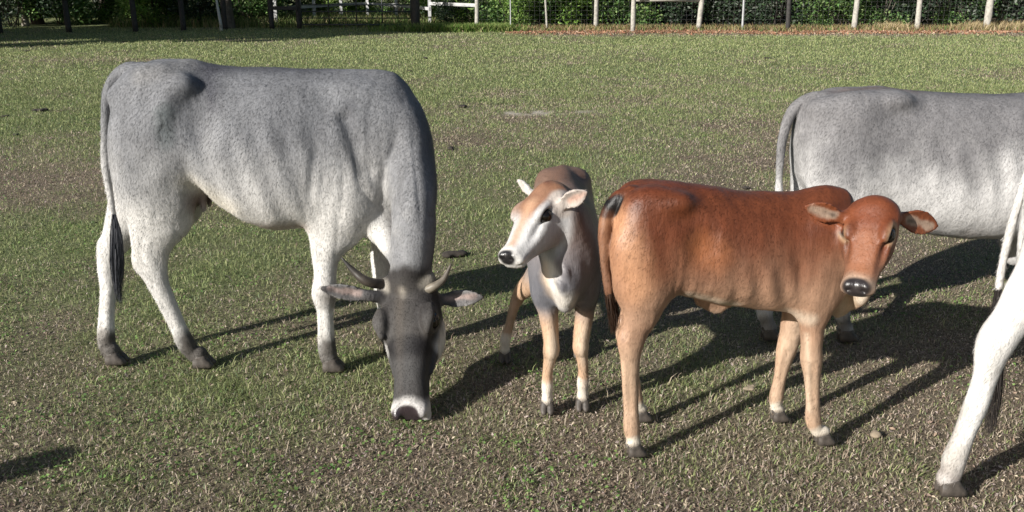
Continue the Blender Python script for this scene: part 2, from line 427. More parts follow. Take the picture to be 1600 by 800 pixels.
    def build(s, base, mat, name='body', vox_disp=None):
        V, Q = s.sc.mesh()
        # muscle and skin relief: soft lumps everywhere, vertical folds where s.folds says so
        n_ = np.zeros_like(V); q_ = np.cross(V[Q[:, 2]]-V[Q[:, 0]], V[Q[:, 3]]-V[Q[:, 1]])
        for j in range(4):
            for i_ in range(3): n_[:, i_] += np.bincount(Q[:, j], q_[:, i_], len(V))
        n_ /= np.linalg.norm(n_, axis=1)[:, None]+1e-9
        head_m = np.zeros(len(V))
        if hasattr(s, 'hf'):
            hd = np.linalg.norm(V-(s.hf[0]+s.hf[1]*s.hf[4]*.5-s.hf[3]*s.hf[4]*.15), axis=1); head_m = 1-sstep(s.hf[4]*.6, s.hf[4]*1.15, hd)
        lump = (fbm(V, s.relief[1], 3, s.seed)-.5)*s.relief[0]*(1-.75*head_m)*sstep(.12, .4, V[:, 2])
        for (cx, cz, rx, rz, amp, fx, fz, sl_) in s.folds:
            m_ = np.clip(1-((V[:, 0]-cx)/rx)**2-((V[:, 2]-cz)/rz)**2, 0, 1)*(1-head_m)
            X_ = np.stack([(V[:, 0]+sl_*V[:, 2])*fx, V[:, 1]*2, V[:, 2]*fz], 1); w_ = fbm(X_, 1.0, 2, s.seed+3)
            lump = lump-m_*amp*np.abs(1-np.abs(w_-.5)*7).clip(0, 1)**2
        V = V+n_*lump[:, None]
        col = base(V)
        dirt = sstep(.52, .70, fbm(V, 8, 4, s.seed+40))*sstep(.62, .2, V[:, 2])*s.dirt
        col = col*(1-dirt[:, None])+np.array((.17, .13, .09))*dirt[:, None]; wet = np.zeros(len(V))
        for kind, a, c, soft, stg, wt, nz, nsc in s.paints:
            if kind == 'ell':
                ctr, r, R = a; D = (V-np.array(ctr))@np.array(R, float).T; d = (np.sqrt(((D/np.array(r))**2).sum(1))-1)*min(r)
            elif kind == 'cap':
                p, q, ra, rb = [np.array(x, float) if np.ndim(x) else x for x in a]; e = q-p; t = np.clip(((V-p)@e)/(e@e), 0, 1)
                d = np.linalg.norm(V-p-t[:, None]*e, axis=1)-(ra+(rb-ra)*t)
            elif kind == 'side':      # a patch on one flank, given in the animal's side view
                (p, q, lat, ra, rb) = a; sg = -1 if lat < 0 else 1
                p = s.Lp(*p, lat); q = s.Lp(*q, lat); p = p[[0, 2]]; q = q[[0, 2]]; e = q-p; X = V[:, [0, 2]]; t = np.clip(((X-p)@e)/max(e@e, 1e-9), 0, 1)
                d = np.linalg.norm(X-p-t[:, None]*e, axis=1)-(ra+(rb-ra)*t)+np.maximum(0, .0-sg*V[:, 1])*1.0
            elif kind == 'fn': d = a[0](V)
            if nz: d = d+(fbm(V, nsc, 3, s.seed+5)-.5)*nz*2
            m = (1-sstep(-soft, soft, d))*stg
            col = col*(1-m[:, None])+c*m[:, None]; wet = np.maximum(wet, m*wt) if wt else wet*(1-m*(stg > .9))
        # the short coat itself: tiny hairs lying back and down over the skin, part of the same body mesh
        rg = np.random.default_rng(s.seed+90); nv = len(V)
        ok = np.where((wet < .3) & (col.max(1) > .0))[0]; ok = np.concatenate([ok[rg.uniform(0, 1, len(ok)) < s.hair[0]], ok[rg.uniform(0, 1, len(ok)) < s.hair[0]*.6]])
        for c_, r_ in s.eyes: ok = ok[np.linalg.norm(V[ok]-np.array(c_), axis=1) > r_*1.5]
        nn = n_[ok]; lie = np.tile(np.array([-.75, 0, -1.0]), (len(ok), 1))+rg.normal(0, .28, (len(ok), 3)); lie -= nn*(lie*nn).sum(1)[:, None]; lie /= np.linalg.norm(lie, axis=1)[:, None]+1e-6
        hl = rg.uniform(.6, 1.3, len(ok))*s.hair[1]*(1-.55*head_m[ok]); d_ = lie+nn*rg.uniform(s.hair[3]*.3, s.hair[3], len(ok))[:, None]; sdw = np.cross(d_, nn)*(s.hair[2]*rg.uniform(.7, 1.3, len(ok)))[:, None]
        p0 = V[ok]+rg.normal(0, .002, (len(ok), 3))-nn*.0015; p1 = p0+d_*hl[:, None]
        HV = np.stack([p0-sdw, p0+sdw, p1+sdw*.25, p1-sdw*.25], 1).reshape(-1, 3); HF = nv+np.arange(len(ok)*4).reshape(-1, 4)
        hc = np.repeat(col[ok]*(rg.uniform(1-s.hair[4], 1+s.hair[4], len(ok))[:, None]), 4, 0)
        V = np.vstack([V, HV]); Q = np.vstack([Q, HF]); col = np.vstack([col, hc]); wet = np.concatenate([wet, np.zeros(len(HV))])
        s.body = mesh_obj(name, V, Q, mat, s.root, col=col, extra={'wet': wet})
        for c, r in s.eyes:
            bm_eye(s, c, r)
        for g, hs in s.hooves: s.hoof(g, hs)
        return s.body
def bm_eye(s, c, r):
    n, m = 14, 20; V = []; F = []
    for i in range(n+1):
        th = math.pi*i/n
        for j in range(m): ph = 2*math.pi*j/m; V.append((r*math.sin(th)*math.cos(ph), r*math.sin(th)*math.sin(ph), r*math.cos(th)))
    for i in range(n):
        for j in range(m): F.append((i*m+j, (i+1)*m+j, (i+1)*m+(j+1) % m, i*m+(j+1) % m))
    o = mesh_obj('eye', V, F, M['eye'], s.root); o.location = tuple(c)
def horn(s, pts, tipcol=(.04, .035, .03), basecol=(.28, .25, .19)):
    P = catmull(pts, 6); V = []; F = []; col = []; m = 16
    for i, p in enumerate(P):
        t = i/(len(P)-1); d = unit(P[min(i+1, len(P)-1)][:3]-P[max(i-1, 0)][:3]); a = unit(np.cross(d, (0.3, .2, 1))); b = np.cross(d, a)
        r = p[3]*(1+.05*math.sin(i*2.1)*(1-t))
        for j in range(m): ph = 2*math.pi*j/m; V.append(p[:3]+(a*math.cos(ph)+b*math.sin(ph))*r); col.append(np.array(basecol)*(1-t)**1.2+np.array(tipcol)*(1-(1-t)**1.2))
    for i in range(len(P)-1):
        for j in range(m): F.append((i*m+j, i*m+(j+1) % m, (i+1)*m+(j+1) % m, (i+1)*m+j))
    F.append(tuple(range(m))[::-1]); F.append(tuple(range((len(P)-1)*m, len(P)*m)))
    return mesh_obj('horn', V, F, M['horn'], s.root, col=np.array(col))
def hair_strands(s, name, path, spread, n, width, col, seed=0, tipfan=1.0, lenvar=.35, parent=None, mat=None):
    """a hank of hair: many thin tapering ribbons following the path (points with a radius each)"""
    rng = np.random.default_rng(seed); P = catmull(path, 5); V = []; F = []; cl = []
    K = len(P)
    for i in range(n):
        a0 = rng.uniform(0, 2*math.pi); r0 = math.sqrt(rng.uniform(0, 1)); end = int(K*(1-lenvar*rng.uniform(0, 1)**1.5)); st = int(rng.uniform(0, .45)*end)
        if end-st < 4: continue
        wob = rng.normal(0, 1, 3); c = np.array(col)*rng.uniform(.6, 1.5)
        wv = rng.uniform(.6, 1.2)*width; ta = rng.uniform(0, math.pi)
        b = len(V)
        for j in range(st, end):
            t = j/(K-1); tt = (j-st)/(end-1-st); r = P[j][3]*r0*(1+spread*t*tipfan)
            cpos = P[j][:3]+np.array([math.cos(a0)*r, math.sin(a0)*r, 0])+wob*.006*math.sin(5*t+i)*t
            ww = wv*(1-.8*tt); d = np.array([math.cos(ta), math.sin(ta), 0])*ww
            V.append(cpos-d); V.append(cpos+d); cl += [c, c]
        for j in range(end-st-1): F.append((b+2*j, b+2*j+1, b+2*j+3, b+2*j+2))
    return mesh_obj(name, V, F, mat or M['tail_hair'], parent or s.root, col=np.array(cl))
# ================================================================== grey cow grazing at the left
def rib_noise(x0, x1, z0, z1, amp, freq, slant=.25, seed=3):
    def f(x, y, z):
        m = sstep(x0, x0+.12, x)*(1-sstep(x1-.1, x1, x))*sstep(z0, z0+.1, z)*(1-sstep(z1-.12, z1, z))
        return (m*amp*np.sin((x+slant*z)*freq)).astype(np.float32)
    return f
def grey_cow():
    b = Beast('grey_cow', (-1.10, 3.66), math.radians(3), 'light grey cow with short dark horns grazing with its dark face down in the grass', 'cow', 'cattle standing on the pasture', seed=11)
    b.hooves = []; b.legpts = []
    b.sc = sc = Sculpt((-.80, -.95, -.01), (1.05, .36, 1.34), .0062)
    b.torso([(179, 165, 184, 215, .05, .1, 2.2), (192, 132, 199, 285, .105, .1, 2.3), (210, 112, 216, 320, .16, .15, 2.4), (240, 101, 245, 330, .185, .2, 2.5),
             (275, 94, 275, 296, .20, .22, 2.6), (300, 92, 300, 287, .205, .25, 2.4), (335, 99, 335, 320, .215, .22, 2.3), (380, 104, 380, 350, .24, .2, 2.3),
             (430, 106, 430, 362, .25, .2, 2.3), (480, 107, 480, 357, .235, .2, 2.3), (530, 107, 530, 352, .195, .22, 2.2), (580, 108, 580, 368, .165, .15, 2.2),
             (618, 113, 615, 385, .145, .1, 2.2), (640, 135, 637, 380, .12, .05, 2.1), (655, 175, 652, 330, .08, 0, 2.0)],
            k=.03, lat_bot=-.08, noise=rib_noise(-.25, .38, .62, 1.1, .0028, 58))
    # rump: hook bones, pin bones, thighs
    for q in (-1, 1):
        hk = b.Lp(300, 118, 0); sc.ell((hk[0], q*.150, hk[2]-.022), (.05, .034, .036), k=.04); tb = b.Lp(262, 195, 0); sc.tube([[hk[0], q*.15, hk[2]-.03, .03, .03], [(hk[0]+tb[0])/2, q*.175, (hk[2]+tb[2])/2, .03, .04], [tb[0], q*.185, tb[2], .02, .03]], k=.05)
        pn = b.Lp(194, 142, 0); sc.ell((pn[0]+.01, q*.085, pn[2]-.01), (.04, .035, .035), k=.05)
        # hollow in front of the hook bone and along the ribs' edge
        fl = b.Lp(330, 165, 0); sc.ell((fl[0], q*.232, fl[2]-.01), (.06, .045, .10), k=.05, mode='sub')
        sh = b.Lp(545, 190, 0)
        sc.tube([[sh[0]+.03, q*.10, sh[2]+.05, .05, .10], [sh[0], q*.14, sh[2]-.08, .06, .13], [sh[0]-.02, q*.16, sh[2]-.28, .065, .13], [sh[0]-.05, q*.135, sh[2]-.42, .06, .10]], k=.05)
        # fold behind the shoulder and in front of it
        fo = b.Lp(503, 250, 0); sc.tube([[fo[0]+.03, q*.235, fo[2]+.12, .012, .012], [fo[0], q*.252, fo[2], .016, .012], [fo[0]-.02, q*.245, fo[2]-.13, .012, .012]], k=.025, mode='sub')
        fo = b.Lp(578, 230, 0); sc.tube([[fo[0]-.07, q*.178, fo[2]+.14, .008, .010], [fo[0]-.035, q*.203, fo[2]+.05, .012, .014], [fo[0]+.0, q*.206, fo[2]-.05, .008, .010]], k=.045, mode='sub')
    for (pxa, la) in ((246, -.105), (240, .105)):
        a = b.Lp(pxa, 175, 0)
        sc.tube([[a[0]+.02, la*.9, a[2]+.05, .08, .14], [a[0]+.0, la*1.1, a[2]-.10, .09, .165], [a[0]-.0, la*1.15, a[2]-.26, .085, .155], [a[0]+.01, la, a[2]-.40, .07, .12]], k=.05)
    # legs
    b.leg([(245, 270, .075, .145), (243, 310, .068, .125), (240, 350, .056, .098), (236, 385, .045, .078), (236, 412, .038, .066), (246, 440, .032, .048), (262, 475, .026, .037), (279, 512, .025, .034), (290, 535, .032, .038), (303, 554, .027, .030)], (318, 571), -.12, hoof_scale=1.05)
    b.leg([(222, 275, .07, .12), (208, 320, .06, .10), (190, 360, .05, .075), (175, 390, .04, .055), (171, 415, .036, .05), (170, 450, .028, .036), (167, 490, .025, .032), (166, 520, .029, .036), (168, 540, .032, .036), (174, 555, .026, .029)], (182, 566), .10, hoof_scale=1.05)
    b.leg([(535, 300, .075, .11), (520, 345, .065, .088), (511, 385, .052, .065), (509, 428, .038, .045), (507, 458, .044, .052), (508, 482, .031, .036), (509, 505, .028, .034), (510, 530, .029, .036), (512, 549, .034, .038), (516, 562, .028, .031)], (520, 577), -.12, hoof_scale=1.1)
    b.leg([(612, 330, .07, .10), (602, 375, .05, .062), (598, 410, .043, .05), (600, 450, .038, .044), (603, 490, .027, .032), (606, 520, .034, .036), (609, 534, .027, .029)], (613, 546), .12, hoof_scale=1.05)
    # point of hock
    for q in ((212, 408, -.11), (158, 388, .05)):
        h = b.Lp(*q); sc.ell((h[0]+.015, h[1], h[2]), (.022, .022, .035), k=.03)
    # neck sweeping forward and down towards the camera
    nk = [b.Lp(600, 210, 0), b.P(632, 215, 3.66), b.P(645, 275, 3.55), b.P(648, 335, 3.43), b.P(645, 395, 3.38), b.P(640, 432, 3.37)]
    rr = [(.11, .20), (.105, .17), (.10, .135), (.088, .115), (.082, .10), (.08, .085)]
    sd = b.wd(unit((1, .15, 0)))
    pts = [list(p)+list(r) for p, r in zip(nk, rr)]
    nv = unit(nk[4]-nk[1]); side = unit(sd-nv*(sd@nv))
    sc.tube(pts, k=.05, side=side)
    # neck ridges (loose skin folds running down)
    for dx, w_ in ((-22, .010), (6, .009)):
        f = [b.P(634+dx, 225, 3.59), b.P(644+dx, 285, 3.485), b.P(645+dx, 345, 3.39), b.P(644+dx, 400, 3.335), b.P(643+dx*.7, 440, 3.33)]
        sc.tube([list(p)+[w_, w_] for p in f], k=.05)
    # brisket and dewlap between neck and forelegs
    d = [b.P(575, 315, 3.66), b.P(590, 345, 3.60), b.P(605, 375, 3.52), b.P(618, 402, 3.43)]
    sc.tube([list(p)+[a, c] for p, a, c in zip(d, (.09, .06, .035, .02), (.10, .07, .05, .03))], k=.04)
    # head
    poll = b.P(632, 440, 3.33); nose = b.P(632, 659, 2.985)
    up = b.wd(unit((-.32, -1, .65)))
    Lh = float(np.linalg.norm(nose-poll))
    H = b.head(poll, nose, up, Lh, 'cow', wide=1.03, deep=.94, k=.03)
    O, f, sdv, u, L = b.hf
    sc.ell(H(-.01, 0, -.06), (.05, .065, .05), (f, sdv, u), k=.04)
    for q in (-1, 1):      # horn bases (skin)
        p = H(-.01, q*.15, -.045); sc.ell(p, (.03, .035, .03), (f, sdv, u), k=.025)
    # ears: image left one and image right one
    sgn = 1 if sdv@b.wd((1, 0, 0)) > 0 else -1
    eL = b.P(578, 462, 3.30); tL = b.P(500, 450, 3.25); eR = b.P(686, 468, 3.38); tR = b.P(757, 464, 3.35)
    sc.tube([list(H(.08, -sgn*.13, -.10))+[.028, .028], list(eL)+[.022, .022], list(eL+(tL-eL)*.25)+[.014, .014]], k=.02)
    sc.tube([list(H(.08, sgn*.13, -.10))+[.028, .028], list(eR)+[.022, .022], list(eR+(tR-eR)*.25)+[.014, .014]], k=.02)
    sc.ear(eL, tL-eL, b.wd((-.25, -1, .15)), np.linalg.norm(tL-eL), .031, cup=6)
    sc.ear(eR, tR-eR, b.wd((.25, -1, .2)), np.linalg.norm(tR-eR), .034, cup=6)
    # tail: from the tail head over the rump and down
    tl = [b.Lp(225, 112, 0), b.Lp(196, 114, 0), b.Lp(174, 134, 0), b.Lp(166, 175, 0), b.Lp(165, 240, -.01), b.Lp(170, 290, -.03), b.Lp(178, 340, -.06), b.Lp(180, 365, -.08)]
    for p in tl[:2]: p[2] += .004
    sc.tube([list(p)+[r, r] for p, r in zip(tl, (.035, .032, .026, .022, .018, .015, .014, .012))], k=.014)
    # udder and teats
    ud = b.Lp(318, 302, -.09); sc.ell((ud[0]-.03, -.055, ud[2]+.03), (.055, .075, .065), k=.03)
    for i, (dx, dy) in enumerate(((-.02, -.095), (.03, -.10), (-.02, -.02), (.03, -.02))):
        sc.tube([[ud[0]-.03+dx, dy, ud[2]+.0, .014, .014], [ud[0]-.03+dx, dy*1.05, ud[2]-.060, .011, .011]], k=.014)
    # ---- coat colours
    b.folds = [(.62, .66, .40, .40, .0075, 13, 2.2, .1), (-.45, .55, .3, .3, .004, 14, 3, 0)]
    ztop = b.Lp(400, 106, 0)[2]
    def base(V):
        z = V[:, 2]; g = fbm(V, 5, 4, 3); g2 = fbm(V*np.array([1, 1, .4]), 22, 3, 9)
        t = sstep(.50, 1.10, z+(g-.5)*.28)
        c = np.outer(1-t, (.56, .545, .52))+np.outer(t, (.165, .168, .178))
        fr = sstep(.30, .62, V[:, 0])*sstep(.45, .9, z); c = c*(1-fr[:, None]*.12)
        return c*(1+(g2-.5)[:, None]*.25)
    dark = (.12, .12, .13); E3 = np.eye(3)
    b.paint('cap', b.Lp(335, 104, 0), b.Lp(500, 110, 0), .07, .06, col=(.05, .05, .06), soft=.06, strength=.7, nz=.03)
    b.paint('side', (318, 105), (336, 165), -.14, .04, .02, col=(.05, .05, .062), soft=.05, strength=.75, nz=.02)
    b.paint('side', (225, 118), (290, 98), -.1, .03, .03, col=(.22, .215, .21), soft=.03, strength=.6)
    b.paint('side', (520, 150), (600, 140), -.1, .04, .04, col=(.22, .225, .235), soft=.07, strength=.45, nz=.03)
    b.paint('side', (545, 165), (560, 215), -.17, .01, .01, col=(.06, .06, .07), soft=.03, strength=.5, nz=.01)  # crease shade painted along the shoulder fold
    b.paint('side', (258, 176), (264, 215), -.18, .035, .035, col=(.12, .14, .14), soft=.03, strength=.55, nz=.03)   # brand mark: bare smudge
    for p, q in (((255, 178), (258, 192)), ((258, 192), (253, 205)), ((253, 205), (256, 216)), ((272, 178), (276, 184)), ((268, 200), (276, 205))):
        b.paint('side', p, q, -.18, .003, .003, col=(.025, .028, .03), soft=.006, strength=.9, nz=.003, nsc=60)
    b.paint('side', (300, 285), (360, 322), -.15, .03, .04, col=(.62, .58, .50), soft=.05, strength=.8)
    b.paint('side', (395, 352), (475, 350), -.12, .02, .02, col=(.25, .18, .13), soft=.03, strength=.6)
    b.paint('ell', (ud[0]-.03, -.06, ud[2]-.02), (.075, .10, .065), E3, col=(.13, .085, .07), soft=.03, strength=.9)
    # dark knees, fetlocks, front of hind cannon
    for pts in b.legpts:
        f1 = pts[-1][:3]; f0 = pts[-3][:3]
        b.paint('cap', f0+np.array([.015, 0, .015]), f1-np.array([0, 0, .05]), .055, .08, col=(.055, .047, .04), soft=.025, strength=.92, nz=.025)
    b.paint('cap', b.Lp(282, 490, -.15)+np.array([.03, 0, 0]), b.Lp(312, 540, -.15)+np.array([.02, 0, 0]), .02, .04, col=(.06, .055, .05), soft=.02, strength=.85, nz=.01)
    b.paint('ell', b.Lp(514, 462, -.17), (.05, .03, .045), E3, col=(.13, .105, .085), soft=.02, strength=.75, nz=.02)
    b.paint('cap', b.P(668, 190, 3.60), b.P(662, 450, 3.33), .15, .165, col=(.17, .172, .18), soft=.04, strength=.95, nz=.03)
    b.paint('cap', b.P(575, 350, 3.55), b.P(605, 392, 3.5), .035, .03, col=(.60, .58, .54), soft=.03, strength=.9)
    # shade painted down the right side of the neck, face dark with pale cheeks and pale muzzle
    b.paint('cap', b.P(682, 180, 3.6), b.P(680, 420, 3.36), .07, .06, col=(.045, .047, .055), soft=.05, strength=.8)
    b.paint('ell', H(.22, 0, .0), (L*.34, L*.30, L*.28), (f, sdv, u), col=(.021, .018, .017), soft=.02, strength=.93, nz=.02)
    b.paint('ell', H(.66, 0, -.1), (L*.30, L*.24, L*.26), (f, sdv, u), col=(.014, .013, .014), soft=.015, strength=.93, nz=.012)
    b.paint('cap', H(.06, 0, .02), H(.34, 0, .02), .05, .03, col=(.055, .05, .045), soft=.05, strength=.7, nz=.03)
    b.paint('cap', H(.08, -sgn*.02, .03), H(.80, -sgn*.06, .0), .012, .014, col=(.075, .062, .05), soft=.025, strength=.7)
    b.paint('cap', H(-.10, 0, .0), H(.12, 0, .05), .012, .01, col=(.28, .25, .21), soft=.015, strength=.8)
    for q in (-1, 1):
        b.paint('cap', H(.38, q*.26, -.11), H(.62, q*.20, -.13), .016, .012, col=(.62, .6, .57), soft=.014, strength=.85)
        b.paint('ell', H(.29, q*.20, -.04), (L*.12, L*.08, L*.085), (f, sdv, u), col=(.10, .092, .085), soft=.012, strength=.8)
        b.paint('ell', H(.30, q*.20, -.05), (L*.07, L*.07, L*.045), (f, sdv, u), col=(.006, .005, .005), soft=.005, strength=1)
        b.paint('cap', H(.02, q*.14, -.02), H(.0, q*.2, -.03), .03, .03, col=(.34, .31, .26), soft=.02, strength=.8)
    b.paint('ell', H(.98, 0, -.16), (L*.15, L*.3, L*.3), (f, sdv, u), col=(.50, .48, .46), soft=.022, strength=.95, nz=.02)
    b.paint('ell', H(.95, -sgn*.02, -.10), (L*.082, L*.115, L*.13), (f, sdv, u), col=(.030, .022, .024), soft=.007, strength=1, wet=1)
    for e, t_ in ((eL, tL), (eR, tR)):
        b.paint('cap', e, t_, .05, .03, col=(.10, .095, .095), soft=.02, strength=.95)
        m = e+(t_-e)*.42-u*-.012
        b.paint('cap', e+(t_-e)*.2+u*.012, e+(t_-e)*.8+u*.012, .013, .010, col=(.34, .26, .235), soft=.008, strength=.85, nz=.012)
        b.paint('cap', e+(t_-e)*.78, t_+(t_-e)*.05, .012, .008, col=(.06, .055, .055), soft=.012, strength=.8)
    b.build(base, M['coat'])
    horn(b, [list(H(-.01, -sgn*.15, -.04))+[.021], list(b.P(574, 440, 3.31))+[.019], list(b.P(554, 425, 3.32))+[.014], list(b.P(533, 402, 3.33))+[.003]], tipcol=(.03, .028, .025), basecol=(.07, .055, .042))
    horn(b, [list(b.P(660, 455, 3.32))+[.021], list(b.P(676, 449, 3.30))+[.018], list(b.P(693, 436, 3.31))+[.012], list(b.P(705, 412, 3.33))+[.004]], tipcol=(.10, .085, .07), basecol=(.20, .175, .135))
    hair_strands(b, 'tail_switch', [list(b.Lp(178, 335, -.07))+[.008], list(b.Lp(182, 370, -.10))+[.022], list(b.Lp(183, 410, -.12))+[.026], list(b.Lp(184, 445, -.13))+[.018], list(b.Lp(187, 478, -.13))+[.008]], .1, 420, .0014, (.045, .047, .055), seed=2)
    return b
grey_cow()
# ================================================================== brown calf in front, side on, head turned to the camera
def brown_calf():
    b = Beast('brown_calf', (.78, 2.94), math.radians(5), 'reddish brown calf standing side on with its head turned towards the camera', 'calf', 'cattle standing on the pasture', seed=21)
    b.hooves = []; b.legpts = []
    b.sc = sc = Sculpt((-.56, -.42, -.01), (.86, .22, 1.02), .0048)
    b.torso([(958, 335, 962, 400, .04, .05, 2.2), (968, 312, 972, 450, .085, .1, 2.3), (985, 298, 988, 470, .115, .12, 2.4), (1010, 289, 1015, 478, .135, .15, 2.4), (1045, 284, 1045, 466, .145, .18, 2.3),
             (1085, 288, 1085, 470, .15, .15, 2.3), (1130, 294, 1130, 480, .16, .15, 2.2), (1180, 299, 1180, 488, .16, .15, 2.2), (1225, 301, 1225, 492, .145, .18, 2.2),
             (1262, 298, 1262, 500, .125, .2, 2.2), (1290, 292, 1288, 505, .11, .2, 2.1), (1318, 300, 1312, 490, .09, .1, 2.0), (1336, 330, 1330, 460, .06, 0, 2.0)],
            k=.025, lat_bot=-.07, noise=rib_noise(-.15, .25, .5, .75, .0034, 80))
    for q in (-1, 1):
        hk = b.Lp(1048, 300, 0); sc.ell((hk[0], q*.10, hk[2]-.012), (.04, .028, .025), k=.045)
        sh = b.Lp(1270, 345, 0)
        sc.tube([[sh[0]+.0, q*.06, sh[2]+.01, .035, .06], [sh[0], q*.10, sh[2]-.05, .042, .085], [sh[0]+.01, q*.10, sh[2]-.20, .042, .085]], k=.04)
        fo = b.Lp(1238, 430, 0); sc.tube([[fo[0]+.03, q*.165, fo[2]+.08, .008, .008], [fo[0], q*.17, fo[2], .010, .010], [fo[0]-.02, q*.168, fo[2]-.07, .008, .010]], k=.025, mode='sub')
        a = b.Lp(1000, 350, 0)
        sc.tube([[a[0]+.01, q*.07, a[2]+.04, .055, .09], [a[0]+.0, q*.085, a[2]-.07, .06, .105], [a[0]-.0, q*.085, a[2]-.17, .055, .095]], k=.04)
        fk = b.Lp(1075, 345, 0); sc.ell((fk[0], q*.170, fk[2]-.02), (.045, .035, .07), k=.04, mode='sub')
    hp = b.Lp(1296, 308, 0); sc.ell(hp-np.array([0, 0, .012]), (.070, .035, .032), k=.04)      # small hump
    # near hind, far hind, near fore, far fore
    b.leg([(1003, 400, .06, .10), (1005, 445, .052, .088), (1003, 485, .042, .066), (993, 515, .033, .048), (985, 540, .029, .042), (984, 565, .025, .034), (985, 600, .0205, .028), (986, 640, .0195, .026), (987, 668, .024, .029), (990, 688, .021, .024)], (993, 709), -.075, k=.03, hoof_scale=.80)
    b.leg([(1010, 430, .05, .08), (1000, 470, .04, .06), (985, 500, .03, .042), (978, 520, .026, .037), (983, 545, .022, .028), (990, 590, .018, .022), (994, 622, .021, .025), (999, 636, .018, .021)], (1004, 655), .10, k=.03, hoof_scale=.76)
    b.leg([(1272, 430, .055, .085), (1271, 470, .046, .066), (1270, 505, .038, .048), (1268, 540, .031, .037), (1268, 565, .031, .037), (1269, 590, .025, .029), (1270, 625, .020, .024), (1271, 655, .024, .028), (1277, 672, .0205, .023)], (1287, 691), -.09, k=.03, hoof_scale=.80)
    b.leg([(1262, 440, .05, .08), (1248, 480, .042, .058), (1238, 515, .034, .044), (1229, 545, .031, .038), (1225, 562, .027, .032), (1219, 590, .020, .024), (1213, 620, .023, .027), (1213, 634, .019, .022)], (1217, 655), .09, k=.03, hoof_scale=.78)
    for q in ((966, 528, -.09), (964, 505, .07)):
        h = b.Lp(*q); sc.ell((h[0]+.018, h[1], h[2]), (.017, .016, .026), k=.025)
    # neck turning to the camera
    nk = [b.Lp(1272, 400, 0), b.P(1302, 395, 2.98), b.P(1332, 385, 2.91), b.P(1352, 372, 2.84)]
    sc.tube([list(p)+list(r) for p, r in zip(nk, [(.09, .12), (.085, .10), (.078, .092), (.07, .085)])], k=.05, side=b.wd(unit((.5, -.85, 0))))
    # dewlap folds under the throat
    d = [b.P(1352, 440, 2.85), b.P(1346, 462, 2.88), b.P(1332, 470, 2.93), b.P(1310, 480, 2.98)]
    sc.tube([list(p)+[a, c] for p, a, c in zip(d, (.028, .022, .020, .03), (.035, .032, .032, .04))], k=.045, side=b.wd((1, .2, 0)))
    poll = b.P(1366, 318, 2.82); nose = b.P(1334, 447, 2.625)
    up = b.wd(unit((-.74, -1, .62)))
    Lh = float(np.linalg.norm(nose-poll)); 
    H = b.head(poll, nose, up, Lh, 'calf', wide=1.02, deep=.84, k=.025)
    O, f, sdv, u, L = b.hf
    sc.ell(H(.02, 0, -.08), (.045, .06, .042), (f, sdv, u), k=.035)
    sgn = 1 if sdv@b.wd((1, 0, 0)) > 0 else -1
    eL = b.P(1312, 338, 2.83); tL = b.P(1257, 322, 2.82); eR = b.P(1405, 340, 2.84); tR = b.P(1467, 354, 2.86)
    sc.tube([list(H(.10, -sgn*.16, -.12))+[.024, .024], list(eL)+[.017, .017], list(eL+(tL-eL)*.25)+[.010, .010]], k=.018)
    sc.tube([list(H(.10, sgn*.16, -.12))+[.024, .024], list(eR)+[.017, .017], list(eR+(tR-eR)*.25)+[.010, .010]], k=.018)
    sc.ear(eL, tL-eL, b.wd((-.15, -1, -.05)), np.linalg.norm(tL-eL), .034, th=.0052, cup=7)
    sc.ear(eR, tR-eR, b.wd((.2, -1, .1)), np.linalg.norm(tR-eR), .040, th=.0052, cup=7)
    tl = [b.Lp(985, 302, 0), b.Lp(966, 312, 0), b.Lp(950, 335, 0), b.Lp(945, 370, -.01), b.Lp(946, 410, -.02), b.Lp(950, 445, -.03), b.Lp(953, 468, -.03)]
    sc.tube([list(p)+[r, r] for p, r in zip(tl, (.026, .026, .024, .021, .020, .018, .014))], k=.012)
    b.relief = (.014, 9.0); b.folds = [(.48, .6, .32, .32, .008, 26, 2.5, .15), (-.3, .55, .25, .25, .003, 18, 3, 0)]; b.dirt = .3; b.hair = (.45, .010, .0006, .20, .10)
    nv = b.Lp(1120, 480, -.0); sc.tube([[nv[0]-.05, 0, nv[2]+.03, .02, .03], [nv[0]+.0, 0, nv[2]+.0, .014, .022], [nv[0]+.03, 0, nv[2]+.01, .01, .015]], k=.03)
    E3 = np.eye(3)
    def base(V):
        z = V[:, 2]; g = fbm(V, 6, 4, 3); t = sstep(.46, .84, z+(g-.5)*.22)
        leg = sstep(.46, .30, z)
        c = np.outer(1-t, (.33, .20, .13))+np.outer(t, (.110, .032, .013))
        c = c*(1-leg[:, None])+leg[:, None]*np.array((.42, .285, .195))
        st = fbm(V*np.array([1, 1, .18]), 55, 2, 8)
        return c*(1+(st-.5)[:, None]*.5)
    b.paint('side', (965, 350), (985, 440), -.07, .05, .05, col=(.50, .27, .15), soft=.05, strength=.7, nz=.02)
    b.paint('side', (1010, 285), (1200, 296), -.05, .012, .010, col=(.11, .022, .009), soft=.03, strength=.7, nz=.01)
    b.paint('side', (1075, 460), (1150, 478), -.10, .01, .012, col=(.55, .46, .35), soft=.02, strength=.85)
    b.paint('side', (1225, 490), (1262, 495), -.10, .02, .02, col=(.55, .46, .36), soft=.02, strength=.7)
    b.paint('side', (1100, 395), (1110, 400), -.15, .05, .05, col=(.24, .085, .03), soft=.05, strength=.6, nz=.03)
    b.paint('fn', lambda V: np.where(np.abs(V[:, 0]-b.Lp(1060, 440, 0)[0]) < .5, 0, 0)+np.maximum(np.abs(V[:, 1])-.05, V[:, 2]-.47)+np.where(V[:, 0] > b.Lp(1040, 460, 0)[0], 0, .2), col=(.52, .42, .32), soft=.03, strength=.8)
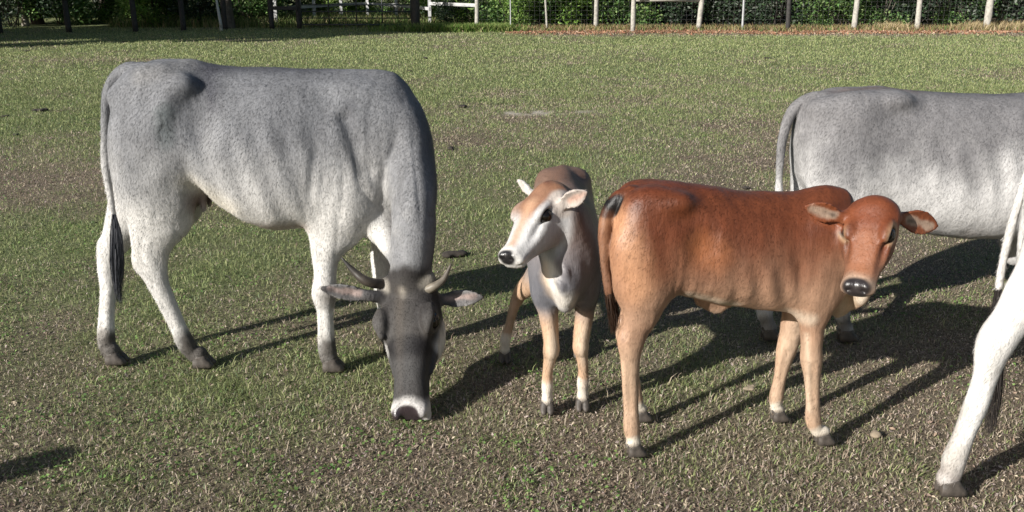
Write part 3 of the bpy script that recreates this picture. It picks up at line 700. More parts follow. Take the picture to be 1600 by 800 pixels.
    for pts in b.legpts:       # pale pasterns, dark coronets
        p3, p2, p1 = pts[-3][:3], pts[-2][:3], pts[-1][:3]
        b.paint('cap', p2+(p3-p2)*.0, p1, .032, .035, col=(.62, .56, .47), soft=.010, strength=.95, nz=.006, nsc=40)
        b.paint('cap', p1+np.array([0, 0, -.012]), p1+np.array([.01, 0, -.04]), .03, .04, col=(.05, .03, .02), soft=.008, strength=.9)
    b.paint('side', (1258, 520), (1262, 640), -.10, .004, .003, col=(.60, .48, .36), soft=.012, strength=.7)
    b.paint('cap', d[0], d[3], .05, .04, col=(.60, .47, .33), soft=.02, strength=.8)
    b.paint('cap', b.P(1350, 462, 2.80), b.P(1340, 478, 2.84), .03, .03, col=(.64, .56, .46), soft=.02, strength=.9)
    b.paint('cap', H(.30, 0, -.42), H(.8, 0, -.34), .03, .02, col=(.60, .48, .36), soft=.02, strength=.9)
    # black patch at the tail root
    b.paint('cap', tl[1]+np.array([.0, -.01, -.012]), tl[2]+np.array([0, 0, .02]), .036, .034, col=(.004, .003, .003), soft=.006, strength=1, nz=.006)
    b.paint('cap', tl[2], tl[6], .03, .03, col=(.09, .034, .016), soft=.01, strength=.7)
    b.paint('cap', H(-.05, 0, .06), H(.45, 0, .06), .06, .03, col=(.16, .046, .019), soft=.04, strength=.8)
    b.paint('ell', H(.2, sgn*.30, -.2), (L*.3, L*.12, L*.28), (f, sdv, u), col=(.17, .04, .014), soft=.03, strength=.7)
    b.paint('cap', H(.45, 0, .0), H(.75, 0, -.06), .035, .03, col=(.26, .10, .045), soft=.03, strength=.7)
    b.paint('cap', H(.5, sgn*.17, -.1), H(.75, sgn*.13, -.14), .006, .005, col=(.08, .02, .01), soft=.012, strength=.6)
    for q in (-1, 1):
        b.paint('ell', H(.33, q*.225, -.06), (L*.115, L*.075, L*.085), (f, sdv, u), col=(.52, .36, .22), soft=.012, strength=.8)
        b.paint('ell', H(.33, q*.225, -.06), (L*.090, L*.075, L*.060), (f, sdv, u), col=(.008, .006, .005), soft=.006, strength=1)
    b.paint('ell', H(.93, 0, -.15), (L*.10, L*.21, L*.20), (f, sdv, u), col=(.42, .32, .24), soft=.022, strength=.85, nz=.012)
    b.paint('ell', H(.95, 0, -.14), (L*.095, L*.15, L*.15), (f, sdv, u), col=(.022, .018, .018), soft=.006, strength=1, wet=1)
    for e, t_ in ((eL, tL), (eR, tR)):
        b.paint('cap', e, t_, .05, .04, col=(.17, .05, .02), soft=.012, strength=.9)
        fc = b.wd((0, -1, 0))
        b.paint('cap', e+(t_-e)*.22+fc*.008, e+(t_-e)*.80+fc*.006, .017, .013, col=(.30, .22, .165), soft=.007, strength=.9, nz=.012, nsc=40)
        b.paint('cap', e+(t_-e)*.22+fc*.012, e+(t_-e)*.45+fc*.012, .008, .006, col=(.035, .028, .024), soft=.008, strength=.8, nz=.008, nsc=50)
    b.build(base, M['coat_fine'])
    hair_strands(b, 'tail_switch', [list(b.Lp(951, 440, -.03))+[.010], list(b.Lp(955, 470, -.035))+[.018], list(b.Lp(959, 500, -.04))+[.016], list(b.Lp(958, 525, -.04))+[.005]], .1, 320, .0012, (.03, .015, .008), seed=3)
    return b
brown_calf()

# ================================================================== fawn and grey calf, facing the camera with its head turned to the left
def fawn_calf():
    b = Beast('fawn_calf', (.205, 3.40), math.radians(-92), 'small fawn and pale grey calf standing between grazing cow and brown calf, looking left', 'calf', 'cattle standing on the pasture', seed=31)
    b.hooves = []; b.legpts = []
    b.sc = sc = Sculpt((-.50, -.42, -.01), (.60, .26, 1.0), .0048)
    hb = at_depth(880, 264, 3.62)[2]
    T = hb
    sc.loft((0, 0, 0), (1, 0, 0), (0, 1, 0), (0, 0, 1), [(-.44, T-.12, T-.26, .04, .05, 2.2), (-.42, T-.07, T-.36, .08, .15, 2.1), (-.37, T-.03, T-.40, .11, .25, 2.1), (-.30, T+.0, T-.40, .13, .32, 2.0), (-.15, T-.005, T-.41, .145, .32, 2.0),
             (.0, T-.02, T-.43, .15, .2, 2.2), (.14, T-.03, T-.42, .135, .2, 2.2), (.24, T-.035, T-.40, .115, .15, 2.2), (.32, T-.07, T-.39, .10, .1, 2.1), (.37, T-.14, T-.36, .075, 0, 2.0), (.40, T-.20, T-.32, .045, 0, 2)], k=.025)
    for q in (-1, 1):
        sc.ell((-.28, q*.07, T-.055), (.035, .028, .025), k=.05)
        sc.tube([[.22, q*.06, T-.10, .04, .07], [.25, q*.09, T-.22, .045, .08], [.25, q*.09, T-.34, .042, .075]], k=.04)
        sc.tube([[-.32, q*.065, T-.12, .055, .085], [-.33, q*.08, T-.24, .06, .10], [-.32, q*.08, T-.36, .05, .085]], k=.04)
    def leg2(rows, hoof_px, hs, k=.03):
        g = b.G(*hoof_px); g[2] = 0; pts = []
        for r in rows: pts.append([g[0]+r[0], (g[1]+r[1]) if r[1] is not None else g[1], r[2], r[3], r[4]])
        pts.append([g[0]-.008, g[1], .05*hs, .030*hs, .034*hs]); sc.tube(pts, k=k); b.hooves.append((g, hs)); b.legpts.append(np.array(pts)); return g
    for hp_, q, inw in (((855, 642), -1, .004), ((910, 637), 1, -.004)):
        leg2([(-.05, 0, .46, .05, .075), (-.03, 0, .40, .040, .058), (-.012, inw*2, .33, .033, .043), (0, inw*3, .285, .030, .036), (0, inw*3, .255, .031, .037), (-.004, inw*2, .225, .024, .028), (-.006, 0, .16, .0195, .023), (-.006, 0, .105, .023, .027), (-.006, 0, .075, .020, .023)], hp_, .78)
    for hp_, q in (((789, 563), -1), ((905, 555), 1)):
        sd_ = .0 if q < 0 else 0
        g = b.G(*hp_)
        yb = q*.085
        dy = yb-g[1]
        leg2([(.06, dy, .52, .055, .09), (.06, dy*.95, .44, .05, .08), (.03, dy*.7, .37, .036, .055), (-.03, dy*.45, .31, .028, .042), (-.045, dy*.35, .275, .025, .036), (-.03, dy*.25, .24, .021, .027), (-.015, dy*.12, .16, .018, .022), (-.006, .02*dy, .10, .022, .026), (-.004, 0, .07, .019, .022)], hp_, .76)
    b.relief = (.009, 9.0); b.folds = [(.25, .55, .28, .3, .006, 22, 3, 0)]; b.dirt = .3; b.hair = (.45, .010, .0006, .20, .10)
    # neck: up from the chest and to the left
    nk = [np.array([.20, 0, T-.24]), b.P(890, 385, 3.13), b.P(878, 345, 3.09), b.P(866, 325, 3.07)]
    sc.tube([list(p)+list(r) for p, r in zip(nk, [(.11, .15), (.10, .13), (.092, .112), (.076, .088)])], k=.045, side=b.wd((1, .2, 0)))
    # brisket and throat folds
    sc.tube([list(b.P(880, 405, 3.03))+[.05, .05], list(b.P(884, 440, 3.02))+[.05, .06], list(b.P(884, 470, 3.04))+[.035, .045]], k=.04)
    for (xa, ya, xb, yb2) in ((880, 410, 886, 440), (868, 432, 882, 458)):
        sc.tube([list(b.P(xa, ya, 2.985))+[.007, .007], list(b.P((xa+xb)/2+1, (ya+yb2)/2, 2.965))+[.010, .010], list(b.P(xb, yb2, 2.975))+[.006, .006]], k=.016)
    poll = b.P(856, 291, 3.08); nose = b.P(781, 391, 2.86)
    up = b.wd(unit((-.51, -.34, .77)))
    Lh = float(np.linalg.norm(nose-poll))
    H = b.head(poll, nose, up, Lh, 'calf', wide=1.0, deep=.95, k=.025, warp=.085)
    O, f, sdv, u, L = b.hf
    sc.ell(H(.03, 0, -.10), (.045, .045, .045), (f, sdv, u), k=.03)
    sgn = 1 if sdv@b.wd((0, -1, 0)) > 0 else -1          # side of the face towards the camera
    eN = b.P(878, 318, 2.99); tN = b.P(916, 300, 2.955)
    sc.tube([list(H(.10, sgn*.15, -.15))+[.022, .022], list(eN)+[.015, .015]], k=.018)
    sc.ear(eN, tN-eN, b.wd((-.25, -1, -.25)), np.linalg.norm(tN-eN)*1.05, .032, th=.0052, cup=8)
    eF = H(.06, -sgn*.19, -.08); tF = b.P(811, 283, 3.27)
    sc.tube([list(H(.10, -sgn*.13, -.12))+[.022, .022], list(eF+(tF-eF)*.15)+[.014, .014]], k=.018)
    sc.ear(eF+(tF-eF)*.1, tF-eF, b.wd((-.9, -.3, .0)), np.linalg.norm(tF-eF), .018, th=.0055, cup=7)
    E3 = np.eye(3)
    def base(V):
        z = V[:, 2]; g = fbm(V, 6, 4, 3); t = sstep(.52, .88, z+(g-.5)*.2)
        c = np.outer(1-t, (.26, .22, .20))+np.outer(t, (.135, .075, .05))
        fr = sstep(-.05, .2, V[:, 0])*sstep(.87, .5, z)*sstep(.36, .45, z)     # grey neck and chest
        c = c*(1-fr[:, None])+fr[:, None]*np.array((.13, .13, .145))
        hind = sstep(-.1, -.25, V[:, 0])*sstep(.62, .5, z); c = c*(1-hind[:, None])+hind[:, None]*np.array((.30, .15, .09))
        leg = sstep(.44, .34, z); c = c*(1-leg[:, None])+leg[:, None]*np.array((.44, .29, .19))
        return c
    for i, pts in enumerate(b.legpts):
        p3, p2, p1 = pts[-3][:3], pts[-2][:3], pts[-1][:3]
        b.paint('cap', p3, p1, .034, .035, col=(.64, .58, .50), soft=.010, strength=.95, nz=.01, nsc=40)
        b.paint('cap', p1+np.array([0, 0, -.012]), p1+np.array([.01, 0, -.04]), .03, .04, col=(.06, .05, .045), soft=.008, strength=.9)
        if i < 2: 
            for pp in pts[2:6]: b.paint('ell', pp[:3]+np.array([.04, .012, 0]), (.03, .02, .05), E3, col=(.62, .5, .38), soft=.02, strength=.6)
    b.paint('cap', b.P(848, 405, 3.0), b.P(882, 465, 3.0), .035, .045, col=(.66, .62, .56), soft=.02, strength=.9, nz=.015)
    b.paint('cap', b.P(840, 405, 3.0), b.P(850, 470, 3.02), .03, .03, col=(.60, .45, .32), soft=.02, strength=.8, nz=.01)
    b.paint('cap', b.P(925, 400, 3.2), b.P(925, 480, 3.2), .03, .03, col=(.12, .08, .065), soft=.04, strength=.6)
    b.paint('cap', b.P(912, 325, 3.22), b.P(922, 470, 3.18), .055, .06, col=(.045, .045, .056), soft=.06, strength=.85)  # shadow side of the neck, darkened in the coat colour
    # head: fawn forehead and bridge, pale cheek, grey throat
    b.paint('ell', H(.4, 0, -.2), (L*.62, L*.38, L*.40), (f, sdv, u), col=(.46, .455, .45), soft=.02, strength=.95)
    b.paint('cap', H(.30, sgn*.16, -.38), H(.62, sgn*.1, -.36), .030, .012, col=(.22, .18, .16), soft=.025, strength=.7, nz=.012)
    b.paint('cap', H(-.05, 0, .0), H(.24, 0, .03), .085, .060, col=(.22, .105, .055), soft=.024, strength=.95, nz=.016)
    b.paint('ell', H(.30, -sgn*.20, -.03), (L*.16, L*.12, L*.14), (f, sdv, u), col=(.27, .15, .09), soft=.02, strength=.8, nz=.01)
    b.paint('cap', H(.26, 0, .03), H(.86, 0, -.07), .024, .016, col=(.40, .24, .15), soft=.018, strength=.8, nz=.008)
    b.paint('cap', H(-.06, -sgn*.02, .05), H(.08, sgn*.12, .02), .012, .008, col=(.10, .035, .02), soft=.012, strength=.8, nz=.01)
    for q in (-1, 1):
        b.paint('ell', H(.33, q*.225, -.06), (L*.078, L*.07, L*.046), (f, sdv, u), col=(.008, .007, .007), soft=.007, strength=1)
    b.paint('ell', H(.95, 0, -.2), (L*.12, L*.2, L*.2), (f, sdv, u), col=(.62, .60, .57), soft=.012, strength=.9)
    b.paint('ell', H(.975, 0, -.13), (L*.080, L*.12, L*.10), (f, sdv, u), col=(.010, .009, .010), soft=.006, strength=1, wet=1)
    b.paint('cap', eN, tN, .05, .04, col=(.42, .37, .33), soft=.01, strength=.9)
    fc = b.wd((-.1, -1, -.1))
    b.paint('cap', eN+(tN-eN)*.35+fc*.012, eN+(tN-eN)*.9+fc*.012, .013, .011, col=(.52, .34, .27), soft=.007, strength=.9, nz=.006, nsc=50)
    b.paint('cap', eN+(tN-eN)*.45+fc*.016, eN+(tN-eN)*.62+fc*.014, .007, .005, col=(.07, .04, .03), soft=.006, strength=.85, nz=.006, nsc=60)
    b.paint('cap', eF, tF, .04, .04, col=(.55, .52, .48), soft=.01, strength=.9)
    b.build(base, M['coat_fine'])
    # tail hangs behind the far hind leg
    hair_strands(b, 'tail_switch', [[-.455, .02, T-.12, .012], [-.475, .02, T-.22, .016], [-.47, .02, T-.36, .016], [-.46, .02, T-.46, .006]], .1, 180, .0012, (.10, .06, .04), seed=5)
    return b
fawn_calf()
# ================================================================== standing grey cow behind the brown calf, and white cow at the right edge
def side_cow(name, origin, heading, label, seed, px_scale, spec):
    """a standing cow built in metres in its own axes; spec gives heights, girth, legs and coat"""
    b = Beast(name, origin, heading, label, 'cow', 'cattle standing on the pasture', seed=seed)
    b.hooves = []; b.legpts = []; S = px_scale; sp = spec; T = sp['top']
    b.sc = sc = Sculpt((-1.05*S, -.34, -.01), (1.42*S, .34, T+.22), sp.get('vox', .0075))
    Bl = sp['belly']
    st = [(-.64, T-.10, T-.26, .05, .1, 2.2), (-.61, T-.05, T-.40, .12, .1, 2.3), (-.54, T-.02, T-.48, .165, .15, 2.4), (-.44, T-.005, T-.55, .19, .2, 2.5), (-.30, T+.01, T-.56, .20, .25, 2.5),
          (-.15, T-.005, Bl+.06, .215, .22, 2.3), (.05, T-.02, Bl+.01, .24, .2, 2.3), (.25, T-.025, Bl, .25, .2, 2.3), (.42, T-.01, Bl+.0, .22, .2, 2.2), (.55, T+.02, Bl+.02, .185, .2, 2.2), (.68, T-.02, Bl+.04, .16, .1, 2.1), (.76, T-.12, Bl+.12, .12, .05, 2.0), (.80, T-.22, Bl+.22, .07, 0, 2)]
    sc.loft((0, 0, 0), (1, 0, 0), (0, 1, 0), (0, 0, 1), [(r[0]*S,)+r[1:] for r in st], k=.03, noise=rib_noise(-.2, .4, .6, .95, .0028, 56))
    for q in (-1, 1):
        sc.ell((-.27*S, q*.11, T-.035), (.06, .04, .03), k=.06)
        sc.ell((-.58*S, q*.08, T-.08), (.04, .035, .035), k=.05)
        sc.tube([[.52*S, q*.10, T-.12, .05, .10], [.50*S, q*.15, T-.30, .06, .13], [.47*S, q*.155, T-.48, .06, .12], [.44*S, q*.135, T-.60, .055, .09]], k=.05)
        sc.tube([[-.44*S, q*.10, T-.15, .08, .14], [-.45*S, q*.115, T-.32, .09, .165], [-.46*S, q*.12, T-.48, .08, .145], [-.45*S, q*.11, T-.58, .06, .11]], k=.05)
        fl = (-.2*S, q*.275, T-.22); sc.ell(fl, (.06, .035, .09), k=.06, mode='sub')
        sc.tube([[.38*S, q*.268, T-.28, .012, .012], [.35*S, q*.272, T-.42, .014, .014], [.33*S, q*.265, T-.52, .012, .014]], k=.035, mode='sub')
    sc.ell((.56*S, 0, T+.02), (.12, .05, .06), k=.05)
    kh = T-.58
    for (q, hx) in ((-1, sp['hind_near']), (1, sp['hind_far'])):
        if callable(hx): hx(b); continue
        y = q*.12
        x0 = -.45*S; g = np.array([hx[0], hx[1], 0]); 
        hk = np.array([x0*.35+g[0]*.65-.07, y*.5+g[1]*.5, .42*T/1.15])
        pts = [[x0+.02, y, kh+.06, .07, .13], [x0+.01, y, kh-.04, .06, .105], [(x0+hk[0])/2-.0, (y+hk[1])/2, (kh+hk[2])/2-.02, .045, .075], [hk[0]+.01, hk[1], hk[2]+.03, .037, .055], [hk[0]+.015, hk[1], hk[2]-.03, .034, .048]]
        for t, ra, rb in ((.30, .027, .036), (.6, .024, .032)):
            p = hk*(1-t)+np.array([g[0]-.03, g[1], .12])*t; pts.append([p[0]+.01, p[1], p[2], ra, rb])
        pts += [[g[0]-.035, g[1], .135, .031, .037], [g[0]-.022, g[1], .09, .027, .03], [g[0]-.01, g[1], .052, .031, .036]]
        sc.tube(pts, k=.035); sc.ell((hk[0]-.035, hk[1], hk[2]+.01), (.02, .02, .034), k=.03)
        b.hooves.append((g, 1.05)); b.legpts.append(np.array(pts))
    for (q, hx) in ((-1, sp['fore_near']), (1, sp['fore_far'])):
        y = q*.12; x0 = .47*S; g = np.array([hx[0], hx[1], 0])
        pts = [[x0, y, Bl+.12, .065, .10], [x0, y, Bl-.02, .055, .07], [x0*.6+g[0]*.4, y, Bl-.14, .045, .052], [x0*.3+g[0]*.7, g[1]*.5+y*.5, .34, .042, .048], [g[0], g[1], .29, .033, .037], [g[0]-.005, g[1], .20, .027, .032], [g[0]-.01, g[1], .135, .032, .036], [g[0]-.01, g[1], .09, .027, .03], [g[0]-.01, g[1], .052, .031, .036]]
        sc.tube(pts, k=.035); b.hooves.append((g, 1.05)); b.legpts.append(np.array(pts))
    # neck and head held low in front
    sc.tube([[.62*S, 0, T-.25, .12, .20], [.80*S, 0, T-.22, .10, .16], [.98*S, 0, T-.22, .085, .12], [1.08*S, 0, T-.20, .08, .10]], k=.05)
    sc.tube([[.78*S, 0, Bl+.28, .03, .06], [.9*S, 0, Bl+.32, .02, .05], [1.02*S, 0, Bl+.42, .015, .04]], k=.05)
    poll = np.array([1.06*S, 0, T-.10]); nose = poll+np.array([.28, 0, -.34])
    b.sc.n  # grid reaches past the nose
    H = b.head(poll, nose, np.array([.8, 0, .6]), .44, 'cow', wide=.95, k=.03)
    O, f, sdv, u, L = b.hf
    for q in (-1, 1):
        e = H(.06, q*.20, -.10); t_ = e+np.array([-.04, q*np.sign(sdv[1])*.15, .0])
        sc.tube([list(H(.08, q*.13, -.10))+[.026, .026], list(e)+[.018, .018]], k=.02)
        sc.ear(e, t_-e, (1, q*.2, .1), .17, .035, th=.0075, cup=6)
    tp = sp['tail'](b) if callable(sp['tail']) else sp['tail']
    sc.tube([list(p) for p in tp], k=.014)
    def base(V): return sp['coat'](V)
    for kind, a, kw in sp.get('paints', []): b.paint(kind, *a, **kw)
    for pts in b.legpts:
        f1 = pts[-1][:3]
        b.paint('cap', pts[-2][:3]-np.array([0, 0, .01]), f1-np.array([0, 0, .05]), .045, .06, col=sp['fet'], soft=.025, strength=.8, nz=.02)
    for q in (-1, 1): b.paint('ell', H(.30, q*.24, -.07), (L*.085, L*.05, L*.055), (f, sdv, u), col=(.03, .025, .024), soft=.008, strength=.95)
    b.paint('ell', H(.99, 0, -.085), (L*.075, L*.125, L*.09), (f, sdv, u), col=(.03, .028, .03), soft=.008, strength=1, wet=1)
    b.build(base, M['coat'])
    for q in (-1, 1):
        hb_ = H(-.01, q*.13, -.04); o_ = np.array([0, np.sign(sdv[1])*q, 0])
        horn(b, [list(hb_)+[.026], list(hb_+o_*.06+np.array([0, 0, .02]))+[.021], list(hb_+o_*.10+np.array([.01, 0, .07]))+[.014], list(hb_+o_*.10+np.array([.02, 0, .13]))+[.003]])
    hair_strands(b, 'tail_switch', sp['switch'](b) if callable(sp['switch']) else sp['switch'], .1, 420, .0015, sp['hair'], seed=seed)
    return b
def back_coat(V):
    z = V[:, 2]; g = fbm(V, 5, 4, 13); g2 = fbm(V*np.array([1, 1, .5]), 14, 4, 19)
    t = sstep(.60, .95, z+(g-.5)*.4+(g2-.5)*.18)
    return np.outer(1-t, (.50, .49, .48))+np.outer(t, (.18, .175, .178))
O2 = (1.98, 4.12); h2 = math.radians(2)
def loc2(px, py):
    p = ground_at(px, py); c, q = math.cos(h2), math.sin(h2); d = p[:2]-np.array(O2); return (c*d[0]+q*d[1], -q*d[0]+c*d[1])
side_cow('grey_cow', O2, h2, 'white bellied grey cow standing behind the brown calf, cut off by the right edge', 41, 1.06,
    dict(top=1.105, belly=.41, vox=.0068, hind_near=loc2(1203, 528), hind_far=loc2(1322, 530), fore_near=(.50, -.12), fore_far=(.58, .12), coat=back_coat, fet=(.10, .09, .085), hair=(.06, .06, .07),
         tail=[(-.50, 0, 1.055, .035, .035), (-.61, 0, 1.065, .032, .032), (-.70, 0, 1.01, .026, .026), (-.735, 0, .88, .022, .022), (-.735, 0, .7, .018, .018), (-.72, -.01, .55, .015, .015), (-.71, -.02, .48, .012, .012)],
         switch=[[-.715, -.02, .50, .01], [-.71, -.02, .42, .024], [-.70, -.02, .32, .024], [-.70, -.02, .22, .006]],
         paints=[('cap', ((-.5, 0, 1.13), (-.15, 0, 1.14), .05, .05), dict(col=(.13, .095, .085), soft=.05, strength=.8, nz=.03)),
                 ('cap', ((-.1, 0, 1.12), (.6, 0, 1.12), .06, .06), dict(col=(.07, .068, .075), soft=.05, strength=.65, nz=.04)),
                 ('cap', ((.1, -.15, .50), (.45, -.1, .50), .04, .06), dict(col=(.16, .12, .095), soft=.03, strength=.6, nz=.02))]))
O3 = (2.27, 2.70); h3 = math.radians(2)
def white_coat(V):
    z = V[:, 2]; g = fbm(V, 5, 4, 23); t = sstep(.9, 1.2, z+(g-.5)*.4)
    return np.outer(1-t, (.60, .585, .56))+np.outer(t, (.40, .40, .40))
def white_hind(b):
    b.leg([(1682, 300, .085, .15), (1668, 360, .072, .12), (1637, 420, .058, .092), (1605, 465, .050, .074), (1577, 505, .040, .058), (1555, 545, .037, .052), (1540, 590, .029, .040), (1524, 635, .028, .037), (1506, 680, .027, .034), (1491, 718, .033, .038), (1486, 742, .029, .032)], (1483, 768), -.12, hoof_scale=1.05)
    h = b.Lp(1538, 538, -.105); b.sc.ell((h[0]+.005, h[1], h[2]), (.020, .020, .045), k=.04)
side_cow('white_cow', O3, h3, 'nearly white cow of which only one hind leg and the tail enter the right edge', 51, 1.0,
    dict(top=1.20, belly=.56, vox=.0075, hind_near=white_hind, hind_far=(-.30, .13), fore_near=(.48, -.12), fore_far=(.60, .12), coat=white_coat, fet=(.16, .12, .10), hair=(.035, .03, .028),
         tail=lambda b: [(-.50, 0, 1.17, .035, .035), (-.62, 0, 1.14, .032, .032)]+[list(b.Lp(px, py, l))+[r, r] for px, py, l, r in ((1630, 225, 0, .024), (1608, 270, 0, .018), (1590, 320, .0, .015), (1576, 370, .02, .013), (1566, 415, .04, .012), (1561, 448, .05, .012))],
         switch=lambda b: [list(b.Lp(px, py, l))+[r] for px, py, l, r in ((1561, 440, .05, .008), (1558, 490, .06, .018), (1556, 560, .08, .026), (1550, 630, .09, .028), (1548, 690, .09, .008))], paints=[]))
# ================================================================== ground
def patch_fields(P):
    """shared pattern of the pasture: greenness, bareness, brightness at ground points (n,2)"""
    x, y = P[:, 0], P[:, 1]
    n1 = fbm(P, .55, 4, 101); n2 = fbm(P, 1.8, 3, 131); n3 = fbm(P, .16, 3, 171); n4 = fbm(P, 5.0, 2, 141)
    far = sstep(4.5, 12, y+(n3-.5)*6)
    green = .24+.62*far+(n1-.5)*1.3+(n2-.5)*.9+(n4-.5)*.5
    # worn, drier area around eleven metres out
    def blob(cx, cy, rx, ry): return np.clip(1-np.sqrt(((x-cx)/rx)**2+((y-cy)/ry)**2), 0, 1)
    dry = blob(.9, 10.0, 4.5, 2.4)*.55+blob(-4.5, 7.5, 2.5, 2.0)*.3+blob(3.5, 6.2, 3.0, 1.6)*.2+sstep(24.5, 26.5, y)*sstep(-1, 2, x)*.8
    bare = blob(.35, 11.0, 1.1, .30)*1.6*sstep(.42, .6, fbm(P, 6.0, 3, 151))
    green = green-dry-.09*(1-sstep(2.6, 4.2, y+(n1-.5)*1.5))
    green = green+blob(-3.2, 5.4, 2.4, 1.6)*.5+blob(-1.2, 4.6, 1.4, .8)*.35
    return np.clip(green, 0, 1), np.clip(bare, 0, 1), n2, n4
def gz(P):
    return (fbm(P, 1.1, 3, 61)-.5)*.03-.016+sstep(4, 12, P[:, 1])*(fbm(P, .25, 2, 71)-.5)*.12*sstep(8, 14, P[:, 1])*(1-sstep(24, 30, P[:, 1]))
xs = np.concatenate([[-160, -110, -75, -50, -36], np.arange(-28, -7, .35), np.arange(-7, 7, .07), np.arange(7, 28, .35), [36, 50, 75, 110, 160]])
ys = np.concatenate([[-60, -30, -14, -6, -2], np.arange(0, 2, .2), np.arange(2, 9, .06), np.arange(9, 32, .14), [33, 36, 40, 46, 55, 70, 95, 130, 180]])
GX, GY = np.meshgrid(xs, ys, indexing='ij'); GP = np.stack([GX.ravel(), GY.ravel()], 1)
gr, ba, n2, n4 = patch_fields(GP)
soil = np.array((.13, .105, .075)); litter = np.array((.23, .19, .14)); gcol = np.array((.15, .19, .075)); sand = np.array((.42, .38, .31))
c = soil*(1-n2[:, None])+litter*n2[:, None]; c = c*(1-gr[:, None]*.8)+gcol*gr[:, None]*.8; c = c*(1-ba[:, None])+sand*ba[:, None]
gi = np.arange(len(GP)).reshape(GX.shape)
gq = np.stack([gi[:-1, :-1].ravel(), gi[1:, :-1].ravel(), gi[1:, 1:].ravel(), gi[:-1, 1:].ravel()], 1)
m, t, bs = new_mat('pasture_soil')
a = N(t, 'ShaderNodeAttribute', attribute_name='Col'); tc = N(t, 'ShaderNodeTexCoord')
no = N(t, 'ShaderNodeTexNoise'); no.inputs['Scale'].default_value = 55; no.inputs['Detail'].default_value = 8; no.inputs['Roughness'].default_value = .7
t.links.new(tc.outputs['Object'], no.inputs['Vector'])
mr = N(t, 'ShaderNodeMapRange'); mr.inputs['From Min'].default_value = .35; mr.inputs['From Max'].default_value = .65; mr.inputs['To Min'].default_value = .45; mr.inputs['To Max'].default_value = 1.6
t.links.new(no.outputs[0], mr.inputs['Value']); mx = N(t, 'ShaderNodeVectorMath', operation='SCALE')
t.links.new(a.outputs['Color'], mx.inputs[0]); t.links.new(mr.outputs[0], mx.inputs['Scale']); t.links.new(mx.outputs[0], bs.inputs['Base Color'])
bs.inputs['Roughness'].default_value = .95; bs.inputs['Specular IOR Level'].default_value = .1
bp = N(t, 'ShaderNodeBump'); bp.inputs['Strength'].default_value = .9; bp.inputs['Distance'].default_value = .02; t.links.new(no.outputs[0], bp.inputs['Height']); t.links.new(bp.outputs[0], bs.inputs['Normal'])
g = mesh_obj('ground', np.column_stack([GP, gz(GP)]), gq, m, col=c); tag(g, kind='structure')

# short grass, clover and dry litter: hundreds of thousands of small blades and flakes in one object each
M['grass'] = attr_mat('grass_blades', rough=.6, noise=.15, scale=3, transl=.28, spec=.25)
M['litter'] = attr_mat('dry_litter', rough=.8, noise=.2, scale=90, transl=.1, spec=.2)
def scatter(n, y0, y1, rng, margin=1.45, pw=1.0):
    """points spread over the wedge of pasture in front, denser near"""
    out = []
    u = rng.uniform(0, 1, n); y = y0*(y1/y0)**(u**pw)
    half = (.571*(y*.954+.48))*margin+.9
    return np.stack([rng.uniform(-1, 1, n)*half, y], 1)
def blades(name, P, z, L, W, colr, rng, lean=.7, mat=None, label=None, cat=None, curl=.4):
    n = len(P); az = rng.uniform(0, 2*math.pi, n); ln = np.abs(rng.normal(lean, .35, n)); d = np.stack([np.cos(az), np.sin(az)], 1)
    s2 = rng.uniform(0, 2*math.pi, n); sdv = np.stack([np.cos(s2), np.sin(s2), np.zeros(n)], 1)
    b0 = np.column_stack([P, z-.003])
    h1 = np.cos(np.clip(ln*.6, 0, 1.5)); r1 = np.sin(np.clip(ln*.6, 0, 1.5)); h2 = np.cos(np.clip(ln*1.0+curl, 0, 1.9)); r2 = np.sin(np.clip(ln+curl, 0, 1.9))
    b1 = b0+np.column_stack([d*(r1*L*.55)[:, None], h1*L*.55]); b2 = b1+np.column_stack([d*(r2*L*.5)[:, None], h2*L*.5])
    w = W[:, None]*sdv
    V = np.stack([b0-w, b0+w, b1-w*.85, b1+w*.85, b2], 1).reshape(-1, 3)
    i = (np.arange(n)*5)[:, None]
    tris = np.concatenate([i+np.array([[0, 1, 3]]), i+np.array([[0, 3, 2]]), i+np.array([[2, 3, 4]])], 0)
    cc = np.repeat(colr, 5, 0)
    o = mesh_obj(name, V, tris, mat, smooth=False, col=cc); tag(o, label, cat, kind='stuff'); return o
rng = np.random.default_rng(5)
def mixcol(rng, n, pal, wts, var=.3):
    k = rng.choice(len(pal), n, p=np.array(wts)/np.sum(wts)); return np.array(pal)[k]*rng.uniform(1-var, 1+var, n)[:, None]
greens = [(.20, .25, .095), (.27, .30, .13), (.16, .20, .08), (.35, .36, .18), (.20, .26, .14)]
tans = [(.42, .35, .26), (.34, .28, .21), (.48, .41, .32), (.26, .19, .14), (.38, .31, .28), (.22, .16, .13)]
P = scatter(820000, 1.2, 14, rng); g_, b_, n2_, n4_ = patch_fields(P)
keep = rng.uniform(0, 1, len(P)) < .55+.45*g_-b_*.8; P = P[keep]; g_ = g_[keep]; n = len(P)
isg = rng.uniform(0, 1, n) < np.clip(.28+.85*g_, 0, .97)
colr = np.where(isg[:, None], mixcol(rng, n, greens, (3, 3, 2, 2, 1)), mixcol(rng, n, tans, (3, 3, 2, 2, 2, 2)))
sc_ = 1+np.clip(P[:, 1]-5, 0, 9)*.09
L = rng.uniform(.009, .025, n)*sc_*(.75+.9*n2_[keep])*(1+.35*g_)*np.where(rng.uniform(0, 1, n) > .985, 1.9, 1); W = rng.uniform(.0009, .0021, n)*sc_
blades('short_grass', P, gz(P), L, W, colr, rng, mat=M['grass'], label='short green and straw coloured grass covering the near pasture', cat='grass', lean=.75)
P = scatter(620000, 5.5, 30, rng, pw=.85); g_, b_, n2_, n4_ = patch_fields(P)
